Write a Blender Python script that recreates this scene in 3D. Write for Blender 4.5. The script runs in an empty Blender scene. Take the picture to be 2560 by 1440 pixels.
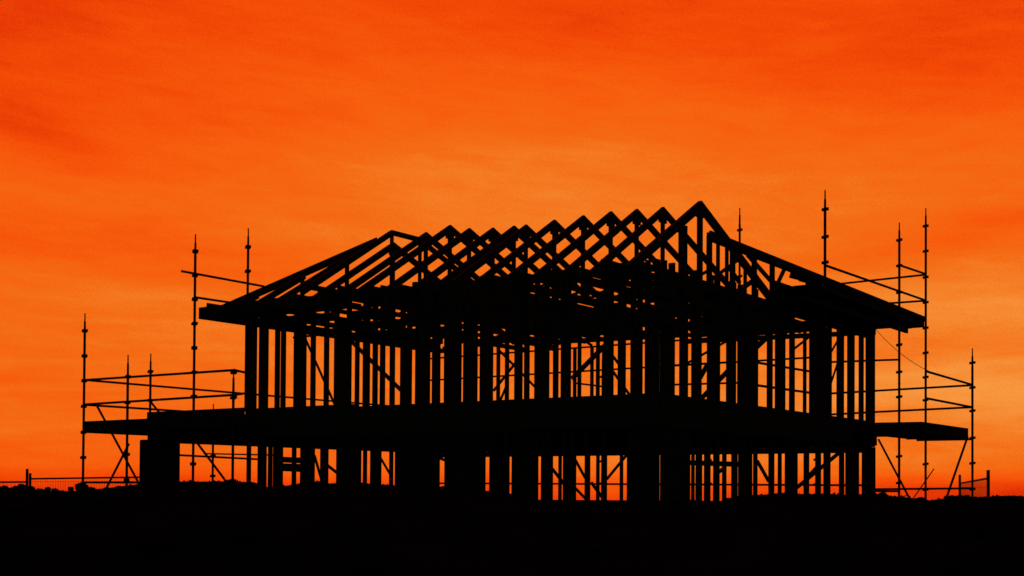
import bpy, math, random
from mathutils import Vector, Matrix
random.seed(7)
scene = bpy.context.scene
R = math.radians

# ------------------------------------------------------------------ camera
CAM = Vector((16.79, -14.94, 1.6))          # metres; x runs along the long front wall, y towards the back of the house
YAW, PITCH, ROLL = R(36), R(1.0), R(.36)
cam = bpy.data.cameras.new('camera'); cam.sensor_width = 36; cam.lens = 3042 / 2560 * 36
cam.shift_y = (1161.902 - 720) / 2560; cam.clip_start = .1; cam.clip_end = 12000
co = bpy.data.objects.new('camera', cam); scene.collection.objects.link(co)
co.matrix_world = Matrix.Translation(CAM) @ Matrix.Rotation(YAW, 4, 'Z') @ Matrix.Rotation(math.pi / 2 + PITCH, 4, 'X') @ Matrix.Rotation(ROLL, 4, 'Z')
scene.camera = co
FW = Vector((-math.sin(YAW), math.cos(YAW), 0)); RT = Vector((math.cos(YAW), math.sin(YAW), 0))
def at(X, D, z=0.): return Vector((CAM.x + X * RT.x + D * FW.x, CAM.y + X * RT.y + D * FW.y, z))

# ------------------------------------------------------------------ dusk sky
scene.view_settings.view_transform = 'Standard'; scene.view_settings.look = 'None'
scene.view_settings.gamma = 1; scene.view_settings.exposure = 0; scene.view_settings.use_curve_mapping = False
world = bpy.data.worlds.new('World'); scene.world = world; world.use_nodes = True
nt = world.node_tree; nt.nodes.clear()
def nd(t, **k):
    n = nt.nodes.new(t)
    for a, b in k.items(): setattr(n, a, b)
    return n
def lk(a, b): nt.links.new(a, b)
def M(op, a, b=None, c=None, clamp=False):
    n = nd('ShaderNodeMath', operation=op, use_clamp=clamp)
    for i, v in enumerate((a, b, c)):
        if v is None: continue
        if isinstance(v, (int, float)): n.inputs[i].default_value = v
        else: lk(v, n.inputs[i])
    return n.outputs[0]
def dot(vec, d):
    n = nd('ShaderNodeVectorMath', operation='DOT_PRODUCT'); lk(vec, n.inputs[0]); n.inputs[1].default_value = d; return n.outputs['Value']
tc = nd('ShaderNodeTexCoord'); DIR = tc.outputs['Generated']
west = dot(DIR, FW); north = dot(DIR, RT); up = dot(DIR, (0, 0, 1))
AZ = M('MULTIPLY', M('ARCTAN2', north, west), 180 / math.pi)           # degrees either side of the sunset
EL = M('MULTIPLY', M('ARCSINE', up), 180 / math.pi)
def cloudnoise(scale, sx, sy, slant, detail, rough, seed, dist=0.):
    cx = M('ADD', M('MULTIPLY', AZ, math.cos(R(slant)) * sx), M('MULTIPLY', EL, math.sin(R(slant)) * sx))
    cy = M('ADD', M('MULTIPLY', EL, math.cos(R(slant)) * sy), M('MULTIPLY', AZ, -math.sin(R(slant)) * sy))
    c = nd('ShaderNodeCombineXYZ'); lk(cx, c.inputs[0]); lk(cy, c.inputs[1]); c.inputs[2].default_value = seed
    n = nd('ShaderNodeTexNoise'); lk(c.outputs[0], n.inputs['Vector']); n.inputs['Scale'].default_value = scale
    n.inputs['Detail'].default_value = detail; n.inputs['Roughness'].default_value = rough; n.inputs['Distortion'].default_value = dist
    return M('SUBTRACT', n.outputs['Fac'], .5)
warp1 = cloudnoise(1, .09, .22, -8, 3, .55, 3.1); warp2 = cloudnoise(1, .09, .22, 10, 3, .55, 9.4)
AZ0, EL0 = AZ, EL
AZw = M('ADD', AZ, M('MULTIPLY', warp1, 6)); ELw = M('ADD', EL, M('MULTIPLY', warp2, 3))
def blob(amp, a0, e0, sa, se, slant=0):
    da = M('SUBTRACT', AZw, a0); de = M('SUBTRACT', ELw, e0)
    cs, sn = math.cos(R(slant)), math.sin(R(slant))
    x = M('DIVIDE', M('ADD', M('MULTIPLY', da, cs), M('MULTIPLY', de, sn)), sa)
    y = M('DIVIDE', M('SUBTRACT', M('MULTIPLY', de, cs), M('MULTIPLY', da, sn)), se)
    return M('MULTIPLY', M('EXPONENT', M('MULTIPLY', M('ADD', M('MULTIPLY', x, x), M('MULTIPLY', y, y)), -.5)), amp)
prof = nd('ShaderNodeFloatCurve'); cv = prof.mapping.curves[0]
pts = [(-90, .20), (-3, .24), (-.8, .36), (.4, .56), (1.6, .70), (4, .71), (8, .69), (13, .685), (16, .63), (20, .56), (27, .46), (45, .30), (90, .2)]
while len(cv.points) < len(pts): cv.points.new(.5, .5)
for q, (e, v) in zip(cv.points, pts): q.location = ((e + 90) / 180, v)
prof.mapping.update()
lk(M('DIVIDE', M('ADD', EL, 90), 180), prof.inputs['Value'])
t = prof.outputs[0]
for b in [(.14, 2, 13.6, 9, 3.0, 3), (-.12, -22.5, 15.2, 4.5, .8, -12), (-.04, -20, 17.5, 9, 2, -5), (-.15, -25, 23, 7, 6, 0), (-.08, 24, 25, 7, 4, 0), (-.08, 18, 18.5, 8, 2.0, 8),
          (-.07, 4, 20.5, 7, 1.4, -4), (.17, 20.5, 8.3, 6, 1.4, -4), (.22, 21.5, 4.0, 8, 1.7, 2), (-.05, -20, .0, 9, 1.4, 0), (-.10, -17, 10.2, 6, .9, -8),
          (.07, -15, 7.5, 7, 1.6, -6), (-.10, 20, 11.2, 5, .8, 12), (.10, 6, 2.5, 8, 2.5, 0), (-.06, 22, 6.2, 4, .35, 3), (-.12, 23, -.2, 5, .35, 0)]:
    t = M('ADD', t, blob(*b))
t = M('ADD', t, M('MULTIPLY', cloudnoise(1, .075, .50, -5, 6, .58, 1.7, .5), .17))
low = M('EXPONENT', M('MULTIPLY', M('MULTIPLY', M('SUBTRACT', EL, 4.5), M('SUBTRACT', EL, 4.5)), -.03))
t = M('ADD', t, M('MULTIPLY', M('MULTIPLY', cloudnoise(1, .11, 1.3, 3, 4, .5, 5.2, .4), low), .30))
t = M('ADD', t, M('MULTIPLY', cloudnoise(1, 13, 13, 0, 2, .7, 8.8), .20))
t = M('ADD', t, M('MULTIPLY', cloudnoise(1, .30, 1.5, -4, 4, .6, 12.3, .5), .18))
ramp = nd('ShaderNodeValToRGB'); cr = ramp.color_ramp; cr.interpolation = 'LINEAR'
def lin(c): return tuple((v / 255 / 12.92 if v / 255 <= .04045 else ((v / 255 + .055) / 1.055) ** 2.4) for v in c) + (1,)
stops = [(0, (70, 8, 6)), (.2, (165, 26, 8)), (.36, (226, 50, 4)), (.5, (243, 74, 6)), (.62, (247, 92, 12)), (.74, (244, 109, 21)), (.86, (245, 129, 40)), (1, (247, 152, 64))]
cr.elements[0].position = 0; cr.elements[0].color = lin(stops[0][1]); cr.elements[1].position = 1; cr.elements[1].color = lin(stops[-1][1])
for p, c in stops[1:-1]:
    e = cr.elements.new(p); e.color = lin(c)
lk(t, ramp.inputs[0])
glow = dot(DIR, Vector((FW.x, FW.y, .10)).normalized())                 # dusk: the light dies away from the sunset
mr = nd('ShaderNodeMapRange', interpolation_type='SMOOTHSTEP'); lk(glow, mr.inputs['Value'])
mr.inputs['From Min'].default_value = .60; mr.inputs['From Max'].default_value = .875; mr.inputs['To Min'].default_value = .0012; mr.inputs['To Max'].default_value = 1
bg = nd('ShaderNodeBackground'); lk(ramp.outputs[0], bg.inputs['Color']); lk(mr.outputs[0], bg.inputs['Strength'])
east = nd('ShaderNodeBackground'); east.inputs['Color'].default_value = (.55, .75, .85, 1); east.inputs['Strength'].default_value = .014
mx = nd('ShaderNodeMixShader'); lk(mr.outputs[0], mx.inputs[0]); lk(east.outputs[0], mx.inputs[1]); lk(bg.outputs[0], mx.inputs[2])   # blue-grey dusk away from the sunset
wo = nd('ShaderNodeOutputWorld'); lk(mx.outputs[0], wo.inputs['Surface'])

sun = bpy.data.lights.new('sun', 'SUN'); sun.energy = .02; sun.angle = R(.5); sun.color = (1, .35, .1)
so = bpy.data.objects.new('sun', sun); scene.collection.objects.link(so)
so.rotation_euler = (-FW - Vector((0, 0, .01))).to_track_quat('-Z', 'Y').to_euler()

# ------------------------------------------------------------------ materials
def material(name, c1, c2, scale, rough=.8, stretch=(1, 1, 1), bump=.2, metal=0.):
    m = bpy.data.materials.new(name); m.use_nodes = True; n = m.node_tree.nodes; l = m.node_tree.links
    b = n['Principled BSDF']; b.inputs['Roughness'].default_value = rough; b.inputs['Metallic'].default_value = metal
    b.inputs['Specular IOR Level'].default_value = .2
    g = n.new('ShaderNodeNewGeometry'); mp = n.new('ShaderNodeMapping'); mp.inputs['Scale'].default_value = stretch
    l.new(g.outputs['Position'], mp.inputs['Vector'])
    t = n.new('ShaderNodeTexNoise'); t.inputs['Scale'].default_value = scale; t.inputs['Detail'].default_value = 6; l.new(mp.outputs[0], t.inputs['Vector'])
    r = n.new('ShaderNodeValToRGB'); r.color_ramp.elements[0].color = (*c1, 1); r.color_ramp.elements[1].color = (*c2, 1)
    r.color_ramp.elements[0].position = .3; r.color_ramp.elements[1].position = .7
    l.new(t.outputs['Fac'], r.inputs[0]); l.new(r.outputs[0], b.inputs['Base Color'])
    bp = n.new('ShaderNodeBump'); bp.inputs['Strength'].default_value = bump; bp.inputs['Distance'].default_value = .01
    l.new(t.outputs['Fac'], bp.inputs['Height']); l.new(bp.outputs[0], b.inputs['Normal'])
    return m
PINE = material('weathered_pine', (.10, .065, .035), (.19, .13, .075), 9, stretch=(1, 1, .3))
PLY = material('bracing_ply', (.07, .045, .025), (.12, .085, .05), 6)
BOARD = material('scaffold_board', (.06, .045, .03), (.13, .10, .065), 8)
STEEL = material('galvanised_steel', (.09, .09, .09), (.16, .16, .155), 30, rough=.75, bump=.05)
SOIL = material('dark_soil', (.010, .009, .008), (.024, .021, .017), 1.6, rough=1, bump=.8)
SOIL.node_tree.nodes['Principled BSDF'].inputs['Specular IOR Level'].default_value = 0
LEAF = material('shrub_leaf', (.012, .018, .008), (.03, .04, .015), 12, rough=.9)
GRASS = material('dry_grass', (.03, .026, .014), (.06, .05, .028), 20, rough=1)
CONC = material('concrete', (.14, .135, .13), (.22, .215, .2), 5)

# ------------------------------------------------------------------ helpers
def mesh(name, vs, fs, mat):
    m = bpy.data.meshes.new(name); m.from_pydata([tuple(v) for v in vs], [], fs); m.materials.append(mat); m.update(); return m
CUBE = [(-.5, -.5, -.5), (.5, -.5, -.5), (.5, .5, -.5), (-.5, .5, -.5), (-.5, -.5, .5), (.5, -.5, .5), (.5, .5, .5), (-.5, .5, .5)]
CF = [(0, 3, 2, 1), (4, 5, 6, 7), (0, 1, 5, 4), (1, 2, 6, 5), (2, 3, 7, 6), (3, 0, 4, 7)]
_bx = {}
def box_mesh(mat):
    if mat.name not in _bx: _bx[mat.name] = mesh('timber_' + mat.name, CUBE, CF, mat)
    return _bx[mat.name]
def tube_pts(prof, n=12):
    vs, fs = [], []
    for r, z in prof: vs += [(r * math.cos(2 * math.pi * i / n), r * math.sin(2 * math.pi * i / n), z) for i in range(n)]
    for k in range(len(prof) - 1):
        for i in range(n):
            a = k * n + i; b = k * n + (i + 1) % n; fs.append((a, b, b + n, a + n))
    fs.append(tuple(range(n))[::-1]); fs.append(tuple((len(prof) - 1) * n + i for i in range(n)))
    return vs, fs
TUBE = mesh('steel_tube', *tube_pts([(1, 0), (1, 1)]), STEEL)
AX = {0: Vector((1, 0, 0)), 1: Vector((0, 1, 0)), 2: Vector((0, 0, 1))}
def beam_matrix(p0, p1, taxis, th, dp):
    p0, p1 = Vector(p0), Vector(p1); d = p1 - p0; L = d.length; d.normalize()
    t = Vector((0, 0, 1)).cross(d).normalized() if taxis == 9 else AX[taxis]
    t = (t - d * t.dot(d)).normalized(); w = d.cross(t)
    m = Matrix((t * th, w * dp, d * L)).transposed().to_4x4(); m.translation = (p0 + p1) / 2
    return m
def tube_matrix(p0, p1, r):
    p0, p1 = Vector(p0), Vector(p1); d = p1 - p0; L = d.length
    q = d.to_track_quat('Z', 'Y').to_matrix()
    m = (q @ Matrix.Diagonal((r, r, L))).to_4x4(); m.translation = p0
    return m
def link(name, data, world_m=None, parent=None, parent_m=None):
    o = bpy.data.objects.new(name, data); scene.collection.objects.link(o)
    m = world_m if world_m is not None else Matrix()
    if parent is not None:
        o.parent = parent; o.matrix_parent_inverse = (parent_m if parent_m is not None else parent['_m']).inverted() if parent_m is not None else Matrix(ROOTS[parent.name]).inverted()
    o.matrix_basis = m
    return o
ROOTS = {}
def thing(name, label, cat, loc, group=None):
    o = bpy.data.objects.new(name, None); scene.collection.objects.link(o); o.location = loc
    o.empty_display_size = .3
    o['label'] = label; o['category'] = cat
    if group: o['group'] = group
    ROOTS[o.name] = Matrix.Translation(loc)
    return o
def setting(name, vs, fs, mat, smooth=True):
    m = mesh(name, vs, fs, mat)
    for p in m.polygons: p.use_smooth = smooth
    o = link(name, m); o['kind'] = 'structure'; return o

W, DPT, VB, UR = 8.477, 8.69, 10.422, 9.866
TIMBERS = [
('stud',(-0.037,0.045,2.915),(-0.037,0.045,4.8),0,0.045,0.09),
('stud',(0.146,0.045,2.915),(0.146,0.045,4.8),0,0.045,0.09),
('stud',(0.098,0.045,2.915),(0.098,0.045,4.8),0,0.045,0.09),
('stud',(0.332,0.045,2.915),(0.332,0.045,4.8),0,0.045,0.09),
('stud',(0.448,0.045,2.915),(0.448,0.045,4.8),0,0.045,0.09),
('stud',(0.745,0.045,2.915),(0.745,0.045,4.8),0,0.045,0.09),
('stud',(0.895,0.045,2.915),(0.895,0.045,4.8),0,0.045,0.09),
('stud',(1.218,0.045,2.915),(1.218,0.045,4.8),0,0.045,0.09),
('stud',(1.407,0.045,2.915),(1.407,0.045,4.8),0,0.045,0.09),
('stud',(1.346,0.045,2.915),(1.346,0.045,4.8),0,0.045,0.09),
('stud',(1.634,0.045,2.915),(1.634,0.045,4.8),0,0.045,0.09),
('stud',(1.956,0.045,2.915),(1.956,0.045,4.8),0,0.045,0.09),
('stud',(2.196,0.045,2.915),(2.196,0.045,4.8),0,0.045,0.09),
('stud',(2.484,0.045,2.915),(2.484,0.045,4.8),0,0.045,0.09),
('stud',(0.189,2.245,2.915),(0.189,2.245,4.8),0,0.045,0.09),
('stud',(0.31,2.245,2.915),(0.31,2.245,4.8),0,0.045,0.09),
('stud',(0.602,2.245,2.915),(0.602,2.245,4.8),0,0.045,0.09),
('stud',(2.861,0.045,2.915),(2.861,0.045,4.8),0,0.045,0.09),
('stud',(2.905,0.045,2.915),(2.905,0.045,4.8),0,0.045,0.09),
('stud',(3.081,0.045,2.915),(3.081,0.045,4.8),0,0.045,0.09),
('stud',(3.246,0.045,2.915),(3.246,0.045,4.8),0,0.045,0.09),
('stud',(3.461,0.045,2.915),(3.461,0.045,4.8),0,0.045,0.09),
('stud',(3.689,0.045,2.915),(3.689,0.045,4.8),0,0.045,0.09),
('stud',(3.828,0.045,2.915),(3.828,0.045,4.8),0,0.045,0.09),
('stud',(0.066,4.345,2.915),(0.066,4.345,4.8),0,0.045,0.09),
('stud',(4.01,0.045,2.915),(4.01,0.045,4.8),0,0.045,0.09),
('stud',(4.213,0.045,2.915),(4.213,0.045,4.8),0,0.045,0.09),
('stud',(2.257,2.245,2.915),(2.257,2.245,4.8),0,0.045,0.09),
('stud',(4.362,0.045,2.915),(4.362,0.045,4.8),0,0.045,0.09),
('stud',(4.425,0.045,2.915),(4.425,0.045,4.8),0,0.045,0.09),
('stud',(4.609,0.045,2.915),(4.609,0.045,4.8),0,0.045,0.09),
('stud',(4.856,0.045,2.915),(4.856,0.045,4.8),0,0.045,0.09),
('stud',(2.941,2.245,2.915),(2.941,2.245,4.8),0,0.045,0.09),
('stud',(1.365,4.345,2.915),(1.365,4.345,4.8),0,0.045,0.09),
('stud',(4.996,0.045,2.915),(4.996,0.045,4.8),0,0.045,0.09),
('stud',(5.175,0.045,2.915),(5.175,0.045,4.8),0,0.045,0.09),
('stud',(3.383,2.245,2.915),(3.383,2.245,4.8),0,0.045,0.09),
('stud',(5.324,0.045,2.915),(5.324,0.045,4.8),0,0.045,0.09),
('stud',(5.479,0.045,2.915),(5.479,0.045,4.8),0,0.045,0.09),
('stud',(2.16,4.345,2.915),(2.16,4.345,4.8),0,0.045,0.09),
('stud',(0.865,6.445,2.915),(0.865,6.445,4.8),0,0.045,0.09),
('stud',(2.643,4.345,2.915),(2.643,4.345,4.8),0,0.045,0.09),
('stud',(5.987,0.045,2.915),(5.987,0.045,4.8),0,0.045,0.09),
('stud',(6.038,0.045,2.915),(6.038,0.045,4.8),0,0.045,0.09),
('stud',(6.169,0.045,2.915),(6.169,0.045,4.8),0,0.045,0.09),
('stud',(6.358,0.045,2.915),(6.358,0.045,4.8),0,0.045,0.09),
('stud',(6.531,0.045,2.915),(6.531,0.045,4.8),0,0.045,0.09),
('stud',(3.482,4.345,2.915),(3.482,4.345,4.8),0,0.045,0.09),
('stud',(6.695,0.045,2.915),(6.695,0.045,4.8),0,0.045,0.09),
('stud',(6.834,0.045,2.915),(6.834,0.045,4.8),0,0.045,0.09),
('stud',(6.917,0.045,2.915),(6.917,0.045,4.8),0,0.045,0.09),
('stud',(1.432,8.645,2.915),(1.432,8.645,4.8),0,0.045,0.09),
('stud',(2.982,6.445,2.915),(2.982,6.445,4.8),0,0.045,0.09),
('stud',(1.901,8.645,2.915),(1.901,8.645,4.8),0,0.045,0.09),
('stud',(3.435,6.445,2.915),(3.435,6.445,4.8),0,0.045,0.09),
('stud',(7.572,0.045,2.915),(7.572,0.045,4.8),0,0.045,0.09),
('stud',(7.651,0.045,2.915),(7.651,0.045,4.8),0,0.045,0.09),
('stud',(7.813,0.045,2.915),(7.813,0.045,4.8),0,0.045,0.09),
('stud',(7.854,0.045,2.915),(7.854,0.045,4.8),0,0.045,0.09),
('stud',(8.022,0.045,2.915),(8.022,0.045,4.8),0,0.045,0.09),
('stud',(8.13,0.045,2.915),(8.13,0.045,4.8),0,0.045,0.09),
('stud',(4.391,6.445,2.915),(4.391,6.445,4.8),0,0.045,0.09),
('stud',(8.256,0.045,2.915),(8.256,0.045,4.8),0,0.045,0.09),
('stud',(8.404,0.045,2.915),(8.404,0.045,4.8),0,0.045,0.09),
('stud',(5.912,4.345,2.915),(5.912,4.345,4.8),0,0.045,0.09),
('stud',(8.432,0.184,2.915),(8.432,0.184,4.8),1,0.045,0.09),
('stud',(8.432,0.421,2.915),(8.432,0.421,4.8),1,0.045,0.09),
('stud',(6.248,4.345,2.915),(6.248,4.345,4.8),0,0.045,0.09),
('stud',(8.432,0.754,2.915),(8.432,0.754,4.8),1,0.045,0.09),
('stud',(8.432,0.822,2.915),(8.432,0.822,4.8),1,0.045,0.09),
('stud',(8.432,1.126,2.915),(8.432,1.126,4.8),1,0.045,0.09),
('stud',(8.432,1.25,2.915),(8.432,1.25,4.8),1,0.045,0.09),
('stud',(8.432,1.628,2.915),(8.432,1.628,4.8),1,0.045,0.09),
('stud',(8.432,1.858,2.915),(8.432,1.858,4.8),1,0.045,0.09),
('stud',(7.165,4.345,2.915),(7.165,4.345,4.8),0,0.045,0.09),
('stud',(8.432,2.279,2.915),(8.432,2.279,4.8),1,0.045,0.09),
('stud',(8.432,2.413,2.915),(8.432,2.413,4.8),1,0.045,0.09),
('stud',(8.432,2.675,2.915),(8.432,2.675,4.8),1,0.045,0.09),
('stud',(8.432,3.223,2.915),(8.432,3.223,4.8),1,0.045,0.09),
('stud',(7.738,4.345,2.915),(7.738,4.345,4.8),0,0.045,0.09),
('stud',(7.817,4.345,2.915),(7.817,4.345,4.8),0,0.045,0.09),
('stud',(6.924,6.445,2.915),(6.924,6.445,4.8),0,0.045,0.09),
('stud',(8.432,3.788,2.915),(8.432,3.788,4.8),1,0.045,0.09),
('stud',(8.432,4.113,2.915),(8.432,4.113,4.8),1,0.045,0.09),
('stud',(8.432,4.305,2.915),(8.432,4.305,4.8),1,0.045,0.09),
('stud',(8.432,4.702,2.915),(8.432,4.702,4.8),1,0.045,0.09),
('stud',(7.03,8.645,2.915),(7.03,8.645,4.8),0,0.045,0.09),
('stud',(8.432,5.58,2.915),(8.432,5.58,4.8),1,0.045,0.09),
('stud',(8.432,6.391,2.915),(8.432,6.391,4.8),1,0.045,0.09),
('stud',(8.169,6.445,2.915),(8.169,6.445,4.8),0,0.045,0.09),
('stud',(8.243,6.445,2.915),(8.243,6.445,4.8),0,0.045,0.09),
('stud',(7.44,8.645,2.915),(7.44,8.645,4.8),0,0.045,0.09),
('stud',(7.513,8.645,2.915),(7.513,8.645,4.8),0,0.045,0.09),
('stud',(8.432,6.885,2.915),(8.432,6.885,4.8),1,0.045,0.09),
('stud',(8.432,6.998,2.915),(8.432,6.998,4.8),1,0.045,0.09),
('stud',(8.432,7.425,2.915),(8.432,7.425,4.8),1,0.045,0.09),
('stud',(8.432,7.547,2.915),(8.432,7.547,4.8),1,0.045,0.09),
('stud',(8.432,8.035,2.915),(8.432,8.035,4.8),1,0.045,0.09),
('stud',(8.432,8.413,2.915),(8.432,8.413,4.8),1,0.045,0.09),
('stud',(8.432,8.667,2.915),(8.432,8.667,4.8),1,0.045,0.09),
('bracing_panel',(-3.037,-0.006,1.25),(-2.44,-0.006,1.25),1,0.012,2.38),
('stud',(-3.007,0.045,0.05),(-3.007,0.045,2.4),0,0.045,0.09),
('bracing_panel',(-2.436,-0.006,1.25),(-1.838,-0.006,1.25),1,0.012,2.38),
('stud',(-2.406,0.045,0.05),(-2.406,0.045,2.4),0,0.045,0.09),
('stud',(-2.435,2.245,0.05),(-2.435,2.245,2.41),0,0.045,0.09),
('stud',(0.324,0.045,0.05),(0.324,0.045,2.41),0,0.045,0.09),
('stud',(0.425,0.045,0.05),(0.425,0.045,2.41),0,0.045,0.09),
('stud',(-1.794,2.245,0.05),(-1.794,2.245,2.41),0,0.045,0.09),
('stud',(0.722,0.045,0.05),(0.722,0.045,2.41),0,0.045,0.09),
('stud',(0.845,0.045,0.05),(0.845,0.045,2.41),0,0.045,0.09),
('stud',(-1.103,2.245,0.05),(-1.103,2.245,2.41),0,0.045,0.09),
('stud',(1.403,0.045,0.05),(1.403,0.045,2.41),0,0.045,0.09),
('stud',(1.633,0.045,0.05),(1.633,0.045,2.41),0,0.045,0.09),
('stud',(-0.719,2.245,0.05),(-0.719,2.245,2.41),0,0.045,0.09),
('stud',(1.889,0.045,0.05),(1.889,0.045,2.41),0,0.045,0.09),
('stud',(1.96,0.045,0.05),(1.96,0.045,2.41),0,0.045,0.09),
('bracing_panel',(2.259,-0.006,1.25),(2.831,-0.006,1.25),1,0.012,2.38),
('stud',(2.289,0.045,0.05),(2.289,0.045,2.4),0,0.045,0.09),
('stud',(-1.123,4.345,0.05),(-1.123,4.345,2.41),0,0.045,0.09),
('stud',(3.046,0.045,0.05),(3.046,0.045,2.41),0,0.045,0.09),
('stud',(3.178,0.045,0.05),(3.178,0.045,2.41),0,0.045,0.09),
('stud',(-0.762,4.345,0.05),(-0.762,4.345,2.41),0,0.045,0.09),
('stud',(-0.373,4.345,0.05),(-0.373,4.345,2.41),0,0.045,0.09),
('bracing_panel',(3.579,-0.006,1.25),(4.049,-0.006,1.25),1,0.012,2.38),
('stud',(3.609,0.045,0.05),(3.609,0.045,2.4),0,0.045,0.09),
('bracing_panel',(4.053,-0.006,1.25),(4.523,-0.006,1.25),1,0.012,2.38),
('stud',(4.083,0.045,0.05),(4.083,0.045,2.4),0,0.045,0.09),
('bracing_panel',(4.621,-0.006,1.25),(5.435,-0.006,1.25),1,0.012,2.38),
('stud',(4.651,0.045,0.05),(4.651,0.045,2.4),0,0.045,0.09),
('stud',(5.524,0.045,0.05),(5.524,0.045,2.41),0,0.045,0.09),
('stud',(5.805,0.045,0.05),(5.805,0.045,2.41),0,0.045,0.09),
('stud',(3.982,2.245,0.05),(3.982,2.245,2.41),0,0.045,0.09),
('stud',(2.526,4.345,0.05),(2.526,4.345,2.41),0,0.045,0.09),
('stud',(1.079,6.445,0.05),(1.079,6.445,2.41),0,0.045,0.09),
('bracing_panel',(5.935,-0.006,1.25),(6.426,-0.006,1.25),1,0.012,2.38),
('stud',(5.965,0.045,0.05),(5.965,0.045,2.4),0,0.045,0.09),
('stud',(6.489,0.045,0.05),(6.489,0.045,2.41),0,0.045,0.09),
('stud',(6.606,0.045,0.05),(6.606,0.045,2.41),0,0.045,0.09),
('stud',(2.209,6.445,0.05),(2.209,6.445,2.41),0,0.045,0.09),
('stud',(1.04,8.645,0.05),(1.04,8.645,2.41),0,0.045,0.09),
('stud',(6.882,0.045,0.05),(6.882,0.045,2.41),0,0.045,0.09),
('stud',(7.018,0.045,0.05),(7.018,0.045,2.41),0,0.045,0.09),
('stud',(4.15,4.345,0.05),(4.15,4.345,2.41),0,0.045,0.09),
('stud',(7.262,0.045,0.05),(7.262,0.045,2.41),0,0.045,0.09),
('stud',(2.075,8.645,0.05),(2.075,8.645,2.41),0,0.045,0.09),
('stud',(7.549,0.045,0.05),(7.549,0.045,2.41),0,0.045,0.09),
('stud',(2.699,8.645,0.05),(2.699,8.645,2.41),0,0.045,0.09),
('bracing_panel',(7.957,-0.006,1.25),(8.482,-0.006,1.25),1,0.012,2.38),
('stud',(7.987,0.045,0.05),(7.987,0.045,2.4),0,0.045,0.09),
('bracing_panel',(8.483,0.017,1.25),(8.483,0.899,1.25),0,0.012,2.38),
('stud',(4.491,8.645,0.05),(4.491,8.645,2.41),0,0.045,0.09),
('stud',(8.432,1.276,0.05),(8.432,1.276,2.41),1,0.045,0.09),
('stud',(8.432,1.548,0.05),(8.432,1.548,2.41),1,0.045,0.09),
('stud',(8.432,1.851,0.05),(8.432,1.851,2.41),1,0.045,0.09),
('stud',(7.342,4.345,0.05),(7.342,4.345,2.41),0,0.045,0.09),
('stud',(8.432,2.473,0.05),(8.432,2.473,2.41),1,0.045,0.09),
('stud',(8.432,2.754,0.05),(8.432,2.754,2.41),1,0.045,0.09),
('stud',(8.432,3.01,0.05),(8.432,3.01,2.41),1,0.045,0.09),
('stud',(6.791,6.445,0.05),(6.791,6.445,2.41),0,0.045,0.09),
('stud',(7.924,4.345,0.05),(7.924,4.345,2.41),0,0.045,0.09),
('stud',(8.432,3.864,0.05),(8.432,3.864,2.41),1,0.045,0.09),
('stud',(7.452,6.445,0.05),(7.452,6.445,2.41),0,0.045,0.09),
('stud',(8.432,4.528,0.05),(8.432,4.528,2.41),1,0.045,0.09),
('stud',(8.432,4.833,0.05),(8.432,4.833,2.41),1,0.045,0.09),
('stud',(7.703,6.445,0.05),(7.703,6.445,2.41),0,0.045,0.09),
('stud',(8.432,5.341,0.05),(8.432,5.341,2.41),1,0.045,0.09),
('stud',(8.432,5.884,0.05),(8.432,5.884,2.41),1,0.045,0.09),
('stud',(8.432,6.334,0.05),(8.432,6.334,2.41),1,0.045,0.09),
('stud',(8.432,7.015,0.05),(8.432,7.015,2.41),1,0.045,0.09),
('stud',(8.432,7.34,0.05),(8.432,7.34,2.41),1,0.045,0.09),
('stud',(8.432,7.789,0.05),(8.432,7.789,2.41),1,0.045,0.09),
('stud',(8.03,8.645,0.05),(8.03,8.645,2.41),0,0.045,0.09),
('stud',(8.432,8.211,0.05),(8.432,8.211,2.41),1,0.045,0.09),
('stud',(8.432,8.696,0.05),(8.432,8.696,2.41),1,0.045,0.09),
('stud',(8.432,8.484,0.05),(8.432,8.484,2.41),1,0.045,0.09),
('bottom_plate',(0.0,0.045,2.893),(2.09,0.045,2.893),2,0.045,0.09),
('bottom_plate',(2.094,0.045,2.893),(4.184,0.045,2.893),2,0.045,0.09),
('bottom_plate',(4.188,0.045,2.893),(6.279,0.045,2.893),2,0.045,0.09),
('bottom_plate',(6.283,0.045,2.893),(8.373,0.045,2.893),2,0.045,0.09),
('bottom_plate',(0.0,0.045,2.94),(1.296,0.045,2.94),2,0.045,0.09),
('bottom_plate',(1.3,0.045,2.94),(2.596,0.045,2.94),2,0.045,0.09),
('top_plate',(0.0,0.045,4.825),(2.09,0.045,4.783),2,0.045,0.09),
('top_plate',(2.094,0.045,4.783),(4.184,0.045,4.741),2,0.045,0.09),
('top_plate',(4.188,0.045,4.741),(6.279,0.045,4.699),2,0.045,0.09),
('top_plate',(6.283,0.045,4.699),(8.373,0.045,4.658),2,0.045,0.09),
('top_plate',(0.0,0.045,4.872),(2.09,0.045,4.83),2,0.045,0.09),
('top_plate',(2.094,0.045,4.83),(4.184,0.045,4.788),2,0.045,0.09),
('top_plate',(4.188,0.045,4.788),(6.279,0.045,4.746),2,0.045,0.09),
('top_plate',(6.283,0.045,4.746),(8.373,0.045,4.705),2,0.045,0.09),
('top_plate',(8.432,0.0,4.566),(8.432,2.168,4.566),2,0.045,0.09),
('top_plate',(8.432,2.172,4.566),(8.432,4.341,4.566),2,0.045,0.09),
('top_plate',(8.432,4.345,4.566),(8.432,6.513,4.566),2,0.045,0.09),
('top_plate',(8.432,6.517,4.566),(8.432,8.686,4.566),2,0.045,0.09),
('top_plate',(8.432,0.0,4.613),(8.432,2.168,4.613),2,0.045,0.09),
('top_plate',(8.432,2.172,4.613),(8.432,4.341,4.613),2,0.045,0.09),
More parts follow.
